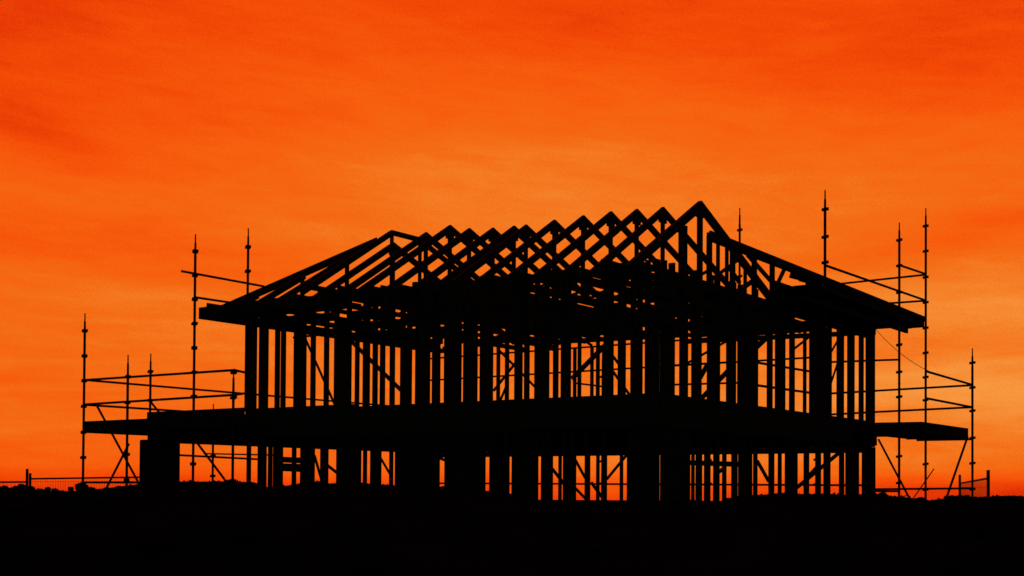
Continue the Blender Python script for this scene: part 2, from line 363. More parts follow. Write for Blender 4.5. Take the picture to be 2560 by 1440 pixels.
('top_plate',(8.432,4.345,4.613),(8.432,6.513,4.613),2,0.045,0.09),
('top_plate',(8.432,6.517,4.613),(8.432,8.686,4.613),2,0.045,0.09),
('bottom_plate',(8.432,0.0,2.893),(8.432,2.168,2.893),2,0.045,0.09),
('bottom_plate',(8.432,2.172,2.893),(8.432,4.341,2.893),2,0.045,0.09),
('bottom_plate',(8.432,4.345,2.893),(8.432,6.513,2.893),2,0.045,0.09),
('bottom_plate',(8.432,6.517,2.893),(8.432,8.686,2.893),2,0.045,0.09),
('top_plate',(0.045,0.1,4.824),(0.045,2.218,4.824),2,0.045,0.09),
('top_plate',(0.045,2.222,4.824),(0.045,4.341,4.824),2,0.045,0.09),
('top_plate',(0.045,4.345,4.824),(0.045,6.463,4.824),2,0.045,0.09),
('top_plate',(0.045,6.467,4.824),(0.045,8.586,4.824),2,0.045,0.09),
('top_plate',(0.045,0.1,4.871),(0.045,2.218,4.871),2,0.045,0.09),
('top_plate',(0.045,2.222,4.871),(0.045,4.341,4.871),2,0.045,0.09),
('top_plate',(0.045,4.345,4.871),(0.045,6.463,4.871),2,0.045,0.09),
('top_plate',(0.045,6.467,4.871),(0.045,8.586,4.871),2,0.045,0.09),
('bottom_plate',(0.045,0.1,2.893),(0.045,2.218,2.893),2,0.045,0.09),
('bottom_plate',(0.045,2.222,2.893),(0.045,4.341,2.893),2,0.045,0.09),
('bottom_plate',(0.045,4.345,2.893),(0.045,6.463,2.893),2,0.045,0.09),
('bottom_plate',(0.045,6.467,2.893),(0.045,8.586,2.893),2,0.045,0.09),
('bottom_plate',(0.0,8.645,2.893),(2.09,8.645,2.893),2,0.045,0.09),
('bottom_plate',(2.094,8.645,2.893),(4.184,8.645,2.893),2,0.045,0.09),
('bottom_plate',(4.188,8.645,2.893),(6.279,8.645,2.893),2,0.045,0.09),
('bottom_plate',(6.283,8.645,2.893),(8.373,8.645,2.893),2,0.045,0.09),
('top_plate',(0.0,8.645,4.97),(2.146,8.645,4.927),2,0.045,0.09),
('top_plate',(2.15,8.645,4.927),(4.296,8.645,4.884),2,0.045,0.09),
('top_plate',(0.0,8.645,5.02),(2.146,8.645,4.977),2,0.045,0.09),
('top_plate',(2.15,8.645,4.977),(4.296,8.645,4.934),2,0.045,0.09),
('top_plate',(4.3,8.645,4.739),(6.334,8.645,4.698),2,0.045,0.09),
('top_plate',(6.338,8.645,4.698),(8.373,8.645,4.658),2,0.045,0.09),
('top_plate',(4.3,8.645,4.786),(6.334,8.645,4.745),2,0.045,0.09),
('top_plate',(6.338,8.645,4.745),(8.373,8.645,4.705),2,0.045,0.09),
('lintel',(0.0,0.02,4.702),(0.42,0.02,4.702),1,0.04,0.16821307585469203),
('lintel',(0.0,0.02,4.475),(0.42,0.02,4.475),1,0.04,0.08235365520242421),
('lintel',(0.429,0.02,4.697),(0.831,0.02,4.697),1,0.04,0.1617210791373651),
('lintel',(0.429,0.02,4.494),(0.831,0.02,4.494),1,0.04,0.15637913965413386),
('lintel',(0.429,0.02,4.416),(0.831,0.02,4.416),1,0.04,0.08747298508920132),
('lintel',(0.857,0.02,4.688),(1.274,0.02,4.688),1,0.04,0.16057519827769973),
('lintel',(0.857,0.02,4.491),(1.274,0.02,4.491),1,0.04,0.14505442251655776),
('lintel',(0.857,0.02,4.337),(1.274,0.02,4.337),1,0.04,0.06252888484615049),
('lintel',(0.857,0.02,4.351),(1.274,0.02,4.351),1,0.04,0.09288338490785275),
('lintel',(1.286,0.02,4.681),(1.691,0.02,4.681),1,0.04,0.15882942032833203),
('lintel',(1.286,0.02,4.474),(1.691,0.02,4.474),1,0.04,0.162980411225643),
('lintel',(1.286,0.02,4.3),(1.691,0.02,4.3),1,0.04,0.12127238716643962),
('lintel',(1.286,0.02,4.288),(1.691,0.02,4.288),1,0.04,0.09337866009256501),
('lintel',(1.714,0.02,4.667),(2.134,0.02,4.667),1,0.04,0.1691437762443595),
('lintel',(1.714,0.02,4.473),(2.134,0.02,4.473),1,0.04,0.14708144441776394),
('lintel',(1.714,0.02,4.223),(2.134,0.02,4.223),1,0.04,0.0942200706419829),
('lintel',(2.143,0.02,4.662),(2.542,0.02,4.662),1,0.04,0.16179144637862208),
('lintel',(2.143,0.02,4.281),(2.542,0.02,4.281),1,0.04,0.12364144398603472),
('lintel',(2.143,0.02,4.143),(2.542,0.02,4.143),1,0.04,0.06030227310027847),
('lintel',(2.143,0.02,4.16),(2.542,0.02,4.16),1,0.04,0.09727124746888105),
('lintel',(2.571,0.02,4.447),(2.986,0.02,4.447),1,0.04,0.16481207067320902),
('lintel',(2.571,0.02,4.266),(2.986,0.02,4.266),1,0.04,0.13660865912360087),
('lintel',(2.571,0.02,4.11),(2.986,0.02,4.11),1,0.04,0.10894893578593567),
('lintel',(2.571,0.02,4.099),(2.986,0.02,4.099),1,0.04,0.09805795573602172),
('lintel',(3.0,0.02,4.643),(3.419,0.02,4.643),1,0.04,0.16584166316485138),
('lintel',(3.0,0.02,4.439),(3.419,0.02,4.439),1,0.04,0.163894587496352),
('lintel',(3.0,0.02,4.263),(3.419,0.02,4.263),1,0.04,0.12646345764836386),
('lintel',(3.0,0.02,4.074),(3.419,0.02,4.074),1,0.04,0.16348639844257207),
('lintel',(3.0,0.02,4.044),(3.419,0.02,4.044),1,0.04,0.09501882697322417),
('lintel',(3.448,0.02,4.637),(3.866,0.02,4.637),1,0.04,0.1594151682715257),
('lintel',(3.448,0.02,4.257),(3.866,0.02,4.257),1,0.04,0.12024685230847254),
('lintel',(3.448,0.02,4.064),(3.866,0.02,4.064),1,0.04,0.1651627566756586),
('lintel',(3.448,0.02,3.974),(3.866,0.02,3.974),1,0.04,0.0992626163037027),
('lintel',(3.896,0.02,4.632),(4.329,0.02,4.632),1,0.04,0.1522139916676526),
('lintel',(3.896,0.02,4.238),(4.329,0.02,4.238),1,0.04,0.13936699285554788),
('lintel',(3.896,0.02,4.055),(4.329,0.02,4.055),1,0.04,0.1651522175184379),
('lintel',(3.896,0.02,3.9),(4.329,0.02,3.9),1,0.04,0.0953706669185852),
('lintel',(4.344,0.02,4.614),(4.766,0.02,4.614),1,0.04,0.16897452549770087),
('lintel',(4.344,0.02,4.239),(4.766,0.02,4.239),1,0.04,0.12018858573292057),
('lintel',(4.344,0.02,4.053),(4.766,0.02,4.053),1,0.04,0.15198095684454271),
('lintel',(4.792,0.02,4.403),(5.216,0.02,4.403),1,0.04,0.16314182766823393),
('lintel',(4.792,0.02,4.229),(5.216,0.02,4.229),1,0.04,0.1225238754492537),
('lintel',(5.24,0.02,3.839),(5.676,0.02,3.839),1,0.04,0.08690535622814366),
('lintel',(5.688,0.02,4.596),(6.115,0.02,4.596),1,0.04,0.15154400074598495),
('lintel',(5.688,0.02,4.212),(6.115,0.02,4.212),1,0.04,0.12057823445199656),
('lintel',(6.137,0.02,4.385),(6.579,0.02,4.385),1,0.04,0.14562930073299363),
('lintel',(6.137,0.02,4.01),(6.579,0.02,4.01),1,0.04,0.16665468771936665),
('lintel',(6.585,0.02,4.184),(7.014,0.02,4.184),1,0.04,0.1399345394654281),
('lintel',(6.585,0.02,3.849),(7.014,0.02,3.849),1,0.04,0.08247152831296001),
('lintel',(7.033,0.02,3.999),(7.474,0.02,3.999),1,0.04,0.15242585063711367),
('lintel',(7.033,0.02,3.838),(7.474,0.02,3.838),1,0.04,0.08657036414619146),
('lintel',(7.481,0.02,4.171),(7.916,0.02,4.171),1,0.04,0.12947182708387928),
('lintel',(7.481,0.02,3.981),(7.916,0.02,3.981),1,0.04,0.1693163370049855),
('lintel',(7.481,0.02,3.842),(7.916,0.02,3.842),1,0.04,0.09022337547528725),
('lintel',(7.929,0.02,4.343),(8.35,0.02,4.343),1,0.04,0.15774860634212384),
('lintel',(7.929,0.02,3.972),(8.35,0.02,3.972),1,0.04,0.16978897462830922),
('lintel',(8.457,0.0,4.541),(8.457,0.449,4.541),0,0.04,0.1591324264625058),
('lintel',(8.457,0.0,4.341),(8.457,0.449,4.341),0,0.04,0.14925225034705303),
('lintel',(8.457,0.0,4.153),(8.457,0.449,4.153),0,0.04,0.13532598812003194),
('lintel',(8.457,0.0,3.976),(8.457,0.449,3.976),0,0.04,0.15067442783712437),
('lintel',(8.457,0.475,4.542),(8.457,0.944,4.542),0,0.04,0.15758076536679955),
('lintel',(8.457,0.475,4.155),(8.457,0.944,4.155),0,0.04,0.13132093497873942),
('lintel',(8.457,0.95,4.545),(8.457,1.401,4.545),0,0.04,0.15237350122023852),
('lintel',(8.457,0.95,4.336),(8.457,1.401,4.336),0,0.04,0.158953890661933),
('lintel',(8.457,0.95,3.974),(8.457,1.401,3.974),0,0.04,0.15403302258874563),
('lintel',(8.457,1.425,4.335),(8.457,1.892,4.335),0,0.04,0.16201386074326152),
('lintel',(8.457,1.425,4.154),(8.457,1.892,4.154),0,0.04,0.13322830181440537),
('lintel',(8.457,1.425,3.975),(8.457,1.892,3.975),0,0.04,0.1519185532622216),
('lintel',(8.457,1.9,4.539),(8.457,2.353,4.539),0,0.04,0.16376365719423358),
('lintel',(8.457,1.9,4.338),(8.457,2.353,4.338),0,0.04,0.15526986617055272),
('lintel',(8.457,1.9,4.156),(8.457,2.353,4.156),0,0.04,0.1303150109162461),
('lintel',(8.457,1.9,3.988),(8.457,2.353,3.988),0,0.04,0.12480812307846056),
('lintel',(8.457,2.375,4.544),(8.457,2.824,4.544),0,0.04,0.15466660139256483),
('lintel',(8.457,2.375,4.158),(8.457,2.824,4.158),0,0.04,0.1264653329472365),
('lintel',(8.457,2.375,4.02),(8.457,2.824,4.02),0,0.04,0.06263007199923454),
('lintel',(8.457,2.85,4.545),(8.457,3.297,4.545),0,0.04,0.15177183738822642),
('lintel',(8.457,2.85,4.342),(8.457,3.297,4.342),0,0.04,0.1476494782408091),
('lintel',(8.457,2.85,4.157),(8.457,3.297,4.157),0,0.04,0.1277400097820962),
('lintel',(8.457,3.325,4.542),(8.457,3.776,4.542),0,0.04,0.15675826648771096),
('lintel',(8.457,3.325,4.334),(8.457,3.776,4.334),0,0.04,0.16334879776751698),
('lintel',(8.457,3.325,4.173),(8.457,3.776,4.173),0,0.04,0.09478926415801592),
('lintel',(8.457,3.8,4.342),(8.457,4.398,4.342),0,0.04,0.2981534804181276),
('lintel',(8.457,4.411,4.383),(8.457,5.002,4.383),0,0.04,0.21629715860883714),
('lintel',(8.457,5.022,4.426),(8.457,5.605,4.426),0,0.04,0.12946857430897918),
('lintel',(8.457,5.634,4.462),(8.457,6.232,4.462),0,0.04,0.057728585732521154),
('bracing_panel',(8.489,3.8,4.83),(8.489,4.405,4.83),0,0.012,0.4),
('bracing_panel',(8.489,4.41,4.83),(8.489,5.015,4.83),0,0.012,0.4),
('bracing_panel',(8.489,5.02,4.83),(8.489,5.625,4.83),0,0.012,0.4),
('bracing_panel',(8.489,5.63,4.83),(8.489,6.235,4.83),0,0.012,0.4),
('bracing_panel',(8.489,6.24,4.83),(8.489,6.845,4.83),0,0.012,0.4),
('bracing_panel',(8.489,6.85,4.83),(8.489,7.455,4.83),0,0.012,0.4),
('bracing_panel',(8.489,7.46,4.83),(8.489,8.065,4.83),0,0.012,0.4),
('bracing_panel',(8.489,8.07,4.83),(8.489,8.675,4.83),0,0.012,0.4),
('bracing_panel',(8.937,4.1,4.93),(8.937,4.705,4.93),0,0.012,0.2),
('bracing_panel',(8.937,4.71,4.93),(8.937,5.315,4.93),0,0.012,0.2),
('bracing_panel',(8.937,5.32,4.93),(8.937,5.925,4.93),0,0.012,0.2),
('bracing_panel',(8.937,5.93,4.93),(8.937,6.535,4.93),0,0.012,0.2),
('bracing_panel',(8.937,6.54,4.93),(8.937,7.145,4.93),0,0.012,0.2),
('bracing_panel',(8.937,7.15,4.93),(8.937,7.755,4.93),0,0.012,0.2),
('bracing_panel',(8.937,7.76,4.93),(8.937,8.365,4.93),0,0.012,0.2),
('bracing_panel',(8.937,8.37,4.93),(8.937,8.975,4.93),0,0.012,0.2),
('bracing_panel',(8.937,8.98,4.93),(8.937,9.585,4.93),0,0.012,0.2),
('lintel',(0.1,2.245,4.75),(0.528,2.245,4.75),1,0.04,0.08696887858522917),
('lintel',(0.557,2.245,4.534),(0.994,2.245,4.534),1,0.04,0.10144356434229529),
('lintel',(1.014,2.245,4.373),(1.452,2.245,4.373),1,0.04,0.08385683636164742),
('lintel',(1.928,2.245,4.331),(2.371,2.245,4.331),1,0.04,0.13176871112165855),
('lintel',(2.385,2.245,4.703),(2.838,2.245,4.703),1,0.04,0.08919604398928005),
('lintel',(2.842,2.245,4.309),(3.286,2.245,4.309),1,0.04,0.13864567183581133),
('lintel',(3.756,2.245,4.673),(4.201,2.245,4.673),1,0.04,0.09484195076175705),
('lintel',(3.756,2.245,4.47),(4.201,2.245,4.47),1,0.04,0.10143511392521098),
('lintel',(4.213,2.245,4.664),(4.646,2.245,4.664),1,0.04,0.09523301078839896),
('lintel',(4.213,2.245,4.461),(4.646,2.245,4.461),1,0.04,0.10104143365518858),
('lintel',(4.213,2.245,4.289),(4.646,2.245,4.289),1,0.04,0.12419115281376314),
('lintel',(4.67,2.245,4.277),(5.106,2.245,4.277),1,0.04,0.12951265823164881),
('lintel',(5.128,2.245,4.643),(5.576,2.245,4.643),1,0.04,0.09936501965683053),
('lintel',(5.128,2.245,4.434),(5.576,2.245,4.434),1,0.04,0.11756457473775228),
('lintel',(5.128,2.245,4.273),(5.576,2.245,4.273),1,0.04,0.12014908855507755),
('lintel',(6.956,2.245,4.615),(7.396,2.245,4.615),1,0.04,0.08311328823892428),
('lintel',(6.956,2.245,4.228),(7.396,2.245,4.228),1,0.04,0.13663930607387265),
('lintel',(7.413,2.245,4.601),(7.843,2.245,4.601),1,0.04,0.09217352963427405),
('lintel',(7.87,2.245,4.592),(8.314,2.245,4.592),1,0.04,0.09153827473812459),
('lintel',(7.87,2.245,4.387),(8.314,2.245,4.387),1,0.04,0.10246696104463648),
('lintel',(7.87,2.245,4.218),(8.314,2.245,4.218),1,0.04,0.12079811158933307),
('top_plate',(0.1,2.245,4.823),(2.153,2.245,4.782),2,0.045,0.09),
('top_plate',(2.157,2.245,4.782),(4.209,2.245,4.741),2,0.045,0.09),
('top_plate',(4.213,2.245,4.741),(6.266,2.245,4.7),2,0.045,0.09),
('top_plate',(6.27,2.245,4.7),(8.323,2.245,4.659),2,0.045,0.09),
('bottom_plate',(0.1,2.245,2.893),(2.153,2.245,2.893),2,0.045,0.09),
('bottom_plate',(2.157,2.245,2.893),(4.209,2.245,2.893),2,0.045,0.09),
('bottom_plate',(4.213,2.245,2.893),(6.266,2.245,2.893),2,0.045,0.09),
('bottom_plate',(6.27,2.245,2.893),(8.323,2.245,2.893),2,0.045,0.09),
('lintel',(0.1,4.345,4.742),(0.549,4.345,4.742),1,0.04,0.10302822297672343),
('lintel',(0.557,4.345,4.563),(0.998,4.345,4.563),1,0.04,0.12349019580299991),
('lintel',(1.014,4.345,4.406),(1.449,4.345,4.406),1,0.04,0.07862967885020034),
('lintel',(1.471,4.345,4.542),(1.903,4.345,4.542),1,0.04,0.12761506126775135),
('lintel',(2.385,4.345,4.526),(2.837,4.345,4.526),1,0.04,0.12284072297777548),
('lintel',(4.213,4.345,4.658),(4.657,4.345,4.658),1,0.04,0.10572980447960578),
('lintel',(4.67,4.345,4.644),(5.108,4.345,4.644),1,0.04,0.11598302711904651),
('lintel',(4.67,4.345,4.48),(5.108,4.345,4.48),1,0.04,0.1243682528135599),
('lintel',(5.128,4.345,4.643),(5.562,4.345,4.643),1,0.04,0.1004296642707656),
('lintel',(6.042,4.345,4.458),(6.494,4.345,4.458),1,0.04,0.11421402638104095),
('lintel',(6.499,4.345,4.31),(6.929,4.345,4.31),1,0.04,0.05122498085687699),
('lintel',(6.956,4.345,4.601),(7.393,4.345,4.601),1,0.04,0.11175406314526626),
('lintel',(7.413,4.345,4.594),(7.843,4.345,4.594),1,0.04,0.1061853503759389),
('lintel',(7.87,4.345,4.578),(8.311,4.345,4.578),1,0.04,0.11964109234830644),
('top_plate',(0.1,4.345,4.823),(2.153,4.345,4.782),2,0.045,0.09),
('top_plate',(2.157,4.345,4.782),(4.209,4.345,4.741),2,0.045,0.09),
('top_plate',(4.213,4.345,4.741),(6.266,4.345,4.7),2,0.045,0.09),
('top_plate',(6.27,4.345,4.7),(8.323,4.345,4.659),2,0.045,0.09),
('bottom_plate',(0.1,4.345,2.893),(2.153,4.345,2.893),2,0.045,0.09),
('bottom_plate',(2.157,4.345,2.893),(4.209,4.345,2.893),2,0.045,0.09),
('bottom_plate',(4.213,4.345,2.893),(6.266,4.345,2.893),2,0.045,0.09),
('bottom_plate',(6.27,4.345,2.893),(8.323,4.345,2.893),2,0.045,0.09),
('lintel',(0.1,6.445,4.74),(0.546,6.445,4.74),1,0.04,0.10713527888592367),
('lintel',(0.557,6.445,4.754),(0.994,6.445,4.754),1,0.04,0.06045568884272079),
('lintel',(1.014,6.445,4.747),(1.451,6.445,4.747),1,0.04,0.0576829745202021),
('lintel',(1.471,6.445,4.729),(1.923,6.445,4.729),1,0.04,0.07374840997153775),
('lintel',(5.585,6.445,4.609),(6.03,6.445,4.609),1,0.04,0.14927994720628046),
('lintel',(6.042,6.445,4.593),(6.471,6.445,4.593),1,0.04,0.1635738138696814),
('lintel',(6.499,6.445,4.577),(6.947,6.445,4.577),1,0.04,0.17806694637998266),
('lintel',(6.956,6.445,4.574),(7.389,6.445,4.574),1,0.04,0.16500548329594),
('lintel',(7.413,6.445,4.571),(7.865,6.445,4.571),1,0.04,0.1528848141720447),
('lintel',(7.87,6.445,4.566),(8.297,6.445,4.566),1,0.04,0.14401870153403884),
('top_plate',(0.1,6.445,4.823),(2.153,6.445,4.782),2,0.045,0.09),
('top_plate',(2.157,6.445,4.782),(4.209,6.445,4.741),2,0.045,0.09),
('top_plate',(4.213,6.445,4.741),(6.266,6.445,4.7),2,0.045,0.09),
('top_plate',(6.27,6.445,4.7),(8.323,6.445,4.659),2,0.045,0.09),
('bottom_plate',(0.1,6.445,2.893),(2.153,6.445,2.893),2,0.045,0.09),
('bottom_plate',(2.157,6.445,2.893),(4.209,6.445,2.893),2,0.045,0.09),
('bottom_plate',(4.213,6.445,2.893),(6.266,6.445,2.893),2,0.045,0.09),
('bottom_plate',(6.27,6.445,2.893),(8.323,6.445,2.893),2,0.045,0.09),
('ceiling_joist',(0.35,0.1,4.943),(0.35,8.59,4.943),0,0.045,0.08),
('ceiling_joist',(1.05,0.1,4.929),(1.05,8.59,4.929),0,0.045,0.08),
('ceiling_joist',(1.75,0.1,4.915),(1.75,8.59,4.915),0,0.045,0.08),
('ceiling_joist',(2.45,0.1,4.901),(2.45,8.59,4.901),0,0.045,0.08),
('ceiling_joist',(3.15,0.1,4.887),(3.15,8.59,4.887),0,0.045,0.08),
('ceiling_joist',(3.85,0.1,4.873),(3.85,8.59,4.873),0,0.045,0.08),
('ceiling_joist',(4.55,0.1,4.859),(4.55,8.59,4.859),0,0.045,0.08),
('ceiling_joist',(5.25,0.1,4.845),(5.25,8.59,4.845),0,0.045,0.08),
('ceiling_joist',(5.95,0.1,4.831),(5.95,8.59,4.831),0,0.045,0.08),
('ceiling_joist',(6.65,0.1,4.817),(6.65,8.59,4.817),0,0.045,0.08),
('ceiling_joist',(7.35,0.1,4.803),(7.35,8.59,4.803),0,0.045,0.08),
('ceiling_joist',(8.05,0.1,4.789),(8.05,8.59,4.789),0,0.045,0.08),
('rim_board',(-2.767,-0.02,2.64),(0.04,-0.02,2.64),1,0.038,0.4),
('rim_board',(0.044,-0.02,2.64),(2.851,-0.02,2.64),1,0.038,0.4),
('rim_board',(2.855,-0.02,2.64),(5.662,-0.02,2.64),1,0.038,0.4),
('rim_board',(5.666,-0.02,2.64),(8.473,-0.02,2.64),1,0.038,0.4),
('rim_board',(8.497,0.0,2.64),(8.497,2.893,2.64),0,0.038,0.4),
('rim_board',(8.497,2.897,2.64),(8.497,5.789,2.64),0,0.038,0.4),
('rim_board',(8.497,5.793,2.64),(8.497,8.686,2.64),0,0.038,0.4),
('rim_board',(-2.767,0.0,2.68),(-2.767,2.893,2.68),0,0.038,0.46),
('rim_board',(-2.767,2.897,2.68),(-2.767,5.789,2.68),0,0.038,0.46),
('rim_board',(-2.767,5.793,2.68),(-2.767,8.686,2.68),0,0.038,0.46),
('rim_board',(-2.767,8.71,2.64),(0.028,8.71,2.64),1,0.038,0.4),
('rim_board',(0.032,8.71,2.64),(2.826,8.71,2.64),1,0.038,0.4),
('rim_board',(2.83,8.71,2.64),(5.624,8.71,2.64),1,0.038,0.4),
('rim_board',(5.628,8.71,2.64),(8.423,8.71,2.64),1,0.038,0.4),
('fascia_board',(-2.767,-0.045,2.9),(-0.004,-0.045,2.9),1,0.02,0.17),
('floor_joist',(-2.567,0.01,2.61),(-2.567,8.68,2.61),0,0.045,0.3),
('floor_joist',(-2.117,0.01,2.61),(-2.117,8.68,2.61),0,0.045,0.3),
('floor_joist',(-1.667,0.01,2.61),(-1.667,8.68,2.61),0,0.045,0.3),
('floor_joist',(-1.217,0.01,2.61),(-1.217,8.68,2.61),0,0.045,0.3),
('floor_joist',(-0.767,0.01,2.61),(-0.767,8.68,2.61),0,0.045,0.3),
('floor_joist',(-0.317,0.01,2.61),(-0.317,8.68,2.61),0,0.045,0.3),
('floor_joist',(0.133,0.01,2.61),(0.133,8.68,2.61),0,0.045,0.3),
('floor_joist',(0.583,0.01,2.61),(0.583,8.68,2.61),0,0.045,0.3),
('floor_joist',(1.033,0.01,2.61),(1.033,8.68,2.61),0,0.045,0.3),
('floor_joist',(1.483,0.01,2.61),(1.483,8.68,2.61),0,0.045,0.3),
('floor_joist',(1.933,0.01,2.61),(1.933,8.68,2.61),0,0.045,0.3),
('floor_joist',(2.383,0.01,2.61),(2.383,8.68,2.61),0,0.045,0.3),
('floor_joist',(2.833,0.01,2.61),(2.833,8.68,2.61),0,0.045,0.3),
('floor_joist',(3.283,0.01,2.61),(3.283,8.68,2.61),0,0.045,0.3),
('floor_joist',(3.733,0.01,2.61),(3.733,8.68,2.61),0,0.045,0.3),
('floor_joist',(4.183,0.01,2.61),(4.183,8.68,2.61),0,0.045,0.3),
('floor_joist',(4.633,0.01,2.61),(4.633,8.68,2.61),0,0.045,0.3),
('floor_joist',(5.083,0.01,2.61),(5.083,8.68,2.61),0,0.045,0.3),
('floor_joist',(5.533,0.01,2.61),(5.533,8.68,2.61),0,0.045,0.3),
('floor_joist',(5.983,0.01,2.61),(5.983,8.68,2.61),0,0.045,0.3),
('floor_joist',(6.433,0.01,2.61),(6.433,8.68,2.61),0,0.045,0.3),
('floor_joist',(6.883,0.01,2.61),(6.883,8.68,2.61),0,0.045,0.3),
('floor_joist',(7.333,0.01,2.61),(7.333,8.68,2.61),0,0.045,0.3),
('floor_joist',(7.783,0.01,2.61),(7.783,8.68,2.61),0,0.045,0.3),
('floor_joist',(8.233,0.01,2.61),(8.233,8.68,2.61),0,0.045,0.3),
('floor_sheet',(-2.747,0.45,2.858),(-0.352,0.45,2.858),2,0.022,0.895),
('floor_sheet',(-0.347,0.45,2.858),(2.048,0.45,2.858),2,0.022,0.895),
('floor_sheet',(2.053,0.45,2.858),(4.448,0.45,2.858),2,0.022,0.895),
('floor_sheet',(4.453,0.45,2.858),(6.848,0.45,2.858),2,0.022,0.895),
('floor_sheet',(6.853,0.45,2.858),(8.475,0.45,2.858),2,0.022,0.895),
('floor_sheet',(-2.747,1.35,2.858),(-0.352,1.35,2.858),2,0.022,0.895),
('floor_sheet',(-0.347,1.35,2.858),(2.048,1.35,2.858),2,0.022,0.895),
('floor_sheet',(2.053,1.35,2.858),(4.448,1.35,2.858),2,0.022,0.895),
('floor_sheet',(4.453,1.35,2.858),(6.848,1.35,2.858),2,0.022,0.895),
('floor_sheet',(6.853,1.35,2.858),(8.475,1.35,2.858),2,0.022,0.895),
('floor_sheet',(-2.747,2.25,2.858),(-0.352,2.25,2.858),2,0.022,0.895),
('floor_sheet',(-0.347,2.25,2.858),(2.048,2.25,2.858),2,0.022,0.895),
('floor_sheet',(2.053,2.25,2.858),(4.448,2.25,2.858),2,0.022,0.895),
('floor_sheet',(4.453,2.25,2.858),(6.848,2.25,2.858),2,0.022,0.895),
('floor_sheet',(6.853,2.25,2.858),(8.475,2.25,2.858),2,0.022,0.895),
('floor_sheet',(-2.747,3.15,2.858),(-0.352,3.15,2.858),2,0.022,0.895),
('floor_sheet',(-0.347,3.15,2.858),(2.048,3.15,2.858),2,0.022,0.895),
('floor_sheet',(2.053,3.15,2.858),(4.448,3.15,2.858),2,0.022,0.895),
('floor_sheet',(4.453,3.15,2.858),(6.848,3.15,2.858),2,0.022,0.895),
('floor_sheet',(6.853,3.15,2.858),(8.475,3.15,2.858),2,0.022,0.895),
('floor_sheet',(-2.747,4.05,2.858),(-0.352,4.05,2.858),2,0.022,0.895),
('floor_sheet',(-0.347,4.05,2.858),(2.048,4.05,2.858),2,0.022,0.895),
('floor_sheet',(2.053,4.05,2.858),(4.448,4.05,2.858),2,0.022,0.895),
('floor_sheet',(4.453,4.05,2.858),(6.848,4.05,2.858),2,0.022,0.895),
('floor_sheet',(6.853,4.05,2.858),(8.475,4.05,2.858),2,0.022,0.895),
('floor_sheet',(-2.747,4.95,2.858),(-0.352,4.95,2.858),2,0.022,0.895),
('floor_sheet',(-0.347,4.95,2.858),(2.048,4.95,2.858),2,0.022,0.895),
('floor_sheet',(2.053,4.95,2.858),(4.448,4.95,2.858),2,0.022,0.895),
('floor_sheet',(4.453,4.95,2.858),(6.848,4.95,2.858),2,0.022,0.895),
('floor_sheet',(6.853,4.95,2.858),(8.475,4.95,2.858),2,0.022,0.895),
('floor_sheet',(-2.747,5.85,2.858),(-0.352,5.85,2.858),2,0.022,0.895),
('floor_sheet',(-0.347,5.85,2.858),(2.048,5.85,2.858),2,0.022,0.895),
('floor_sheet',(2.053,5.85,2.858),(4.448,5.85,2.858),2,0.022,0.895),
('floor_sheet',(4.453,5.85,2.858),(6.848,5.85,2.858),2,0.022,0.895),
('floor_sheet',(6.853,5.85,2.858),(8.475,5.85,2.858),2,0.022,0.895),
('floor_sheet',(-2.747,6.75,2.858),(-0.352,6.75,2.858),2,0.022,0.895),
('floor_sheet',(-0.347,6.75,2.858),(2.048,6.75,2.858),2,0.022,0.895),
('floor_sheet',(2.053,6.75,2.858),(4.448,6.75,2.858),2,0.022,0.895),
('floor_sheet',(4.453,6.75,2.858),(6.848,6.75,2.858),2,0.022,0.895),
('floor_sheet',(6.853,6.75,2.858),(8.475,6.75,2.858),2,0.022,0.895),
('floor_sheet',(-2.747,7.65,2.858),(-0.352,7.65,2.858),2,0.022,0.895),
('floor_sheet',(-0.347,7.65,2.858),(2.048,7.65,2.858),2,0.022,0.895),
('floor_sheet',(2.053,7.65,2.858),(4.448,7.65,2.858),2,0.022,0.895),
('floor_sheet',(4.453,7.65,2.858),(6.848,7.65,2.858),2,0.022,0.895),
('floor_sheet',(6.853,7.65,2.858),(8.475,7.65,2.858),2,0.022,0.895),
('floor_sheet',(-2.747,8.55,2.858),(-0.352,8.55,2.858),2,0.022,0.2796169067785307),
('floor_sheet',(-0.347,8.55,2.858),(2.048,8.55,2.858),2,0.022,0.2796169067785307),
('floor_sheet',(2.053,8.55,2.858),(4.448,8.55,2.858),2,0.022,0.2796169067785307),
('floor_sheet',(4.453,8.55,2.858),(6.848,8.55,2.858),2,0.022,0.2796169067785307),
('floor_sheet',(6.853,8.55,2.858),(8.475,8.55,2.858),2,0.022,0.2796169067785307),
('top_plate',(-3.037,0.045,2.435),(-0.759,0.045,2.435),2,0.045,0.09),
('top_plate',(-0.755,0.045,2.435),(1.524,0.045,2.435),2,0.045,0.09),
('top_plate',(1.528,0.045,2.435),(3.807,0.045,2.435),2,0.045,0.09),
('top_plate',(3.811,0.045,2.435),(6.09,0.045,2.435),2,0.045,0.09),
('top_plate',(6.094,0.045,2.435),(8.373,0.045,2.435),2,0.045,0.09),
('top_plate',(8.432,0.1,2.435),(8.432,2.243,2.435),2,0.045,0.09),
('top_plate',(8.432,2.247,2.435),(8.432,4.391,2.435),2,0.045,0.09),
('top_plate',(8.432,4.395,2.435),(8.432,6.538,2.435),2,0.045,0.09),
('top_plate',(8.432,6.542,2.435),(8.432,8.686,2.435),2,0.045,0.09),
('top_plate',(-3.037,8.645,2.435),(-0.759,8.645,2.435),2,0.045,0.09),
('top_plate',(-0.755,8.645,2.435),(1.524,8.645,2.435),2,0.045,0.09),
('top_plate',(1.528,8.645,2.435),(3.807,8.645,2.435),2,0.045,0.09),
('top_plate',(3.811,8.645,2.435),(6.09,8.645,2.435),2,0.045,0.09),
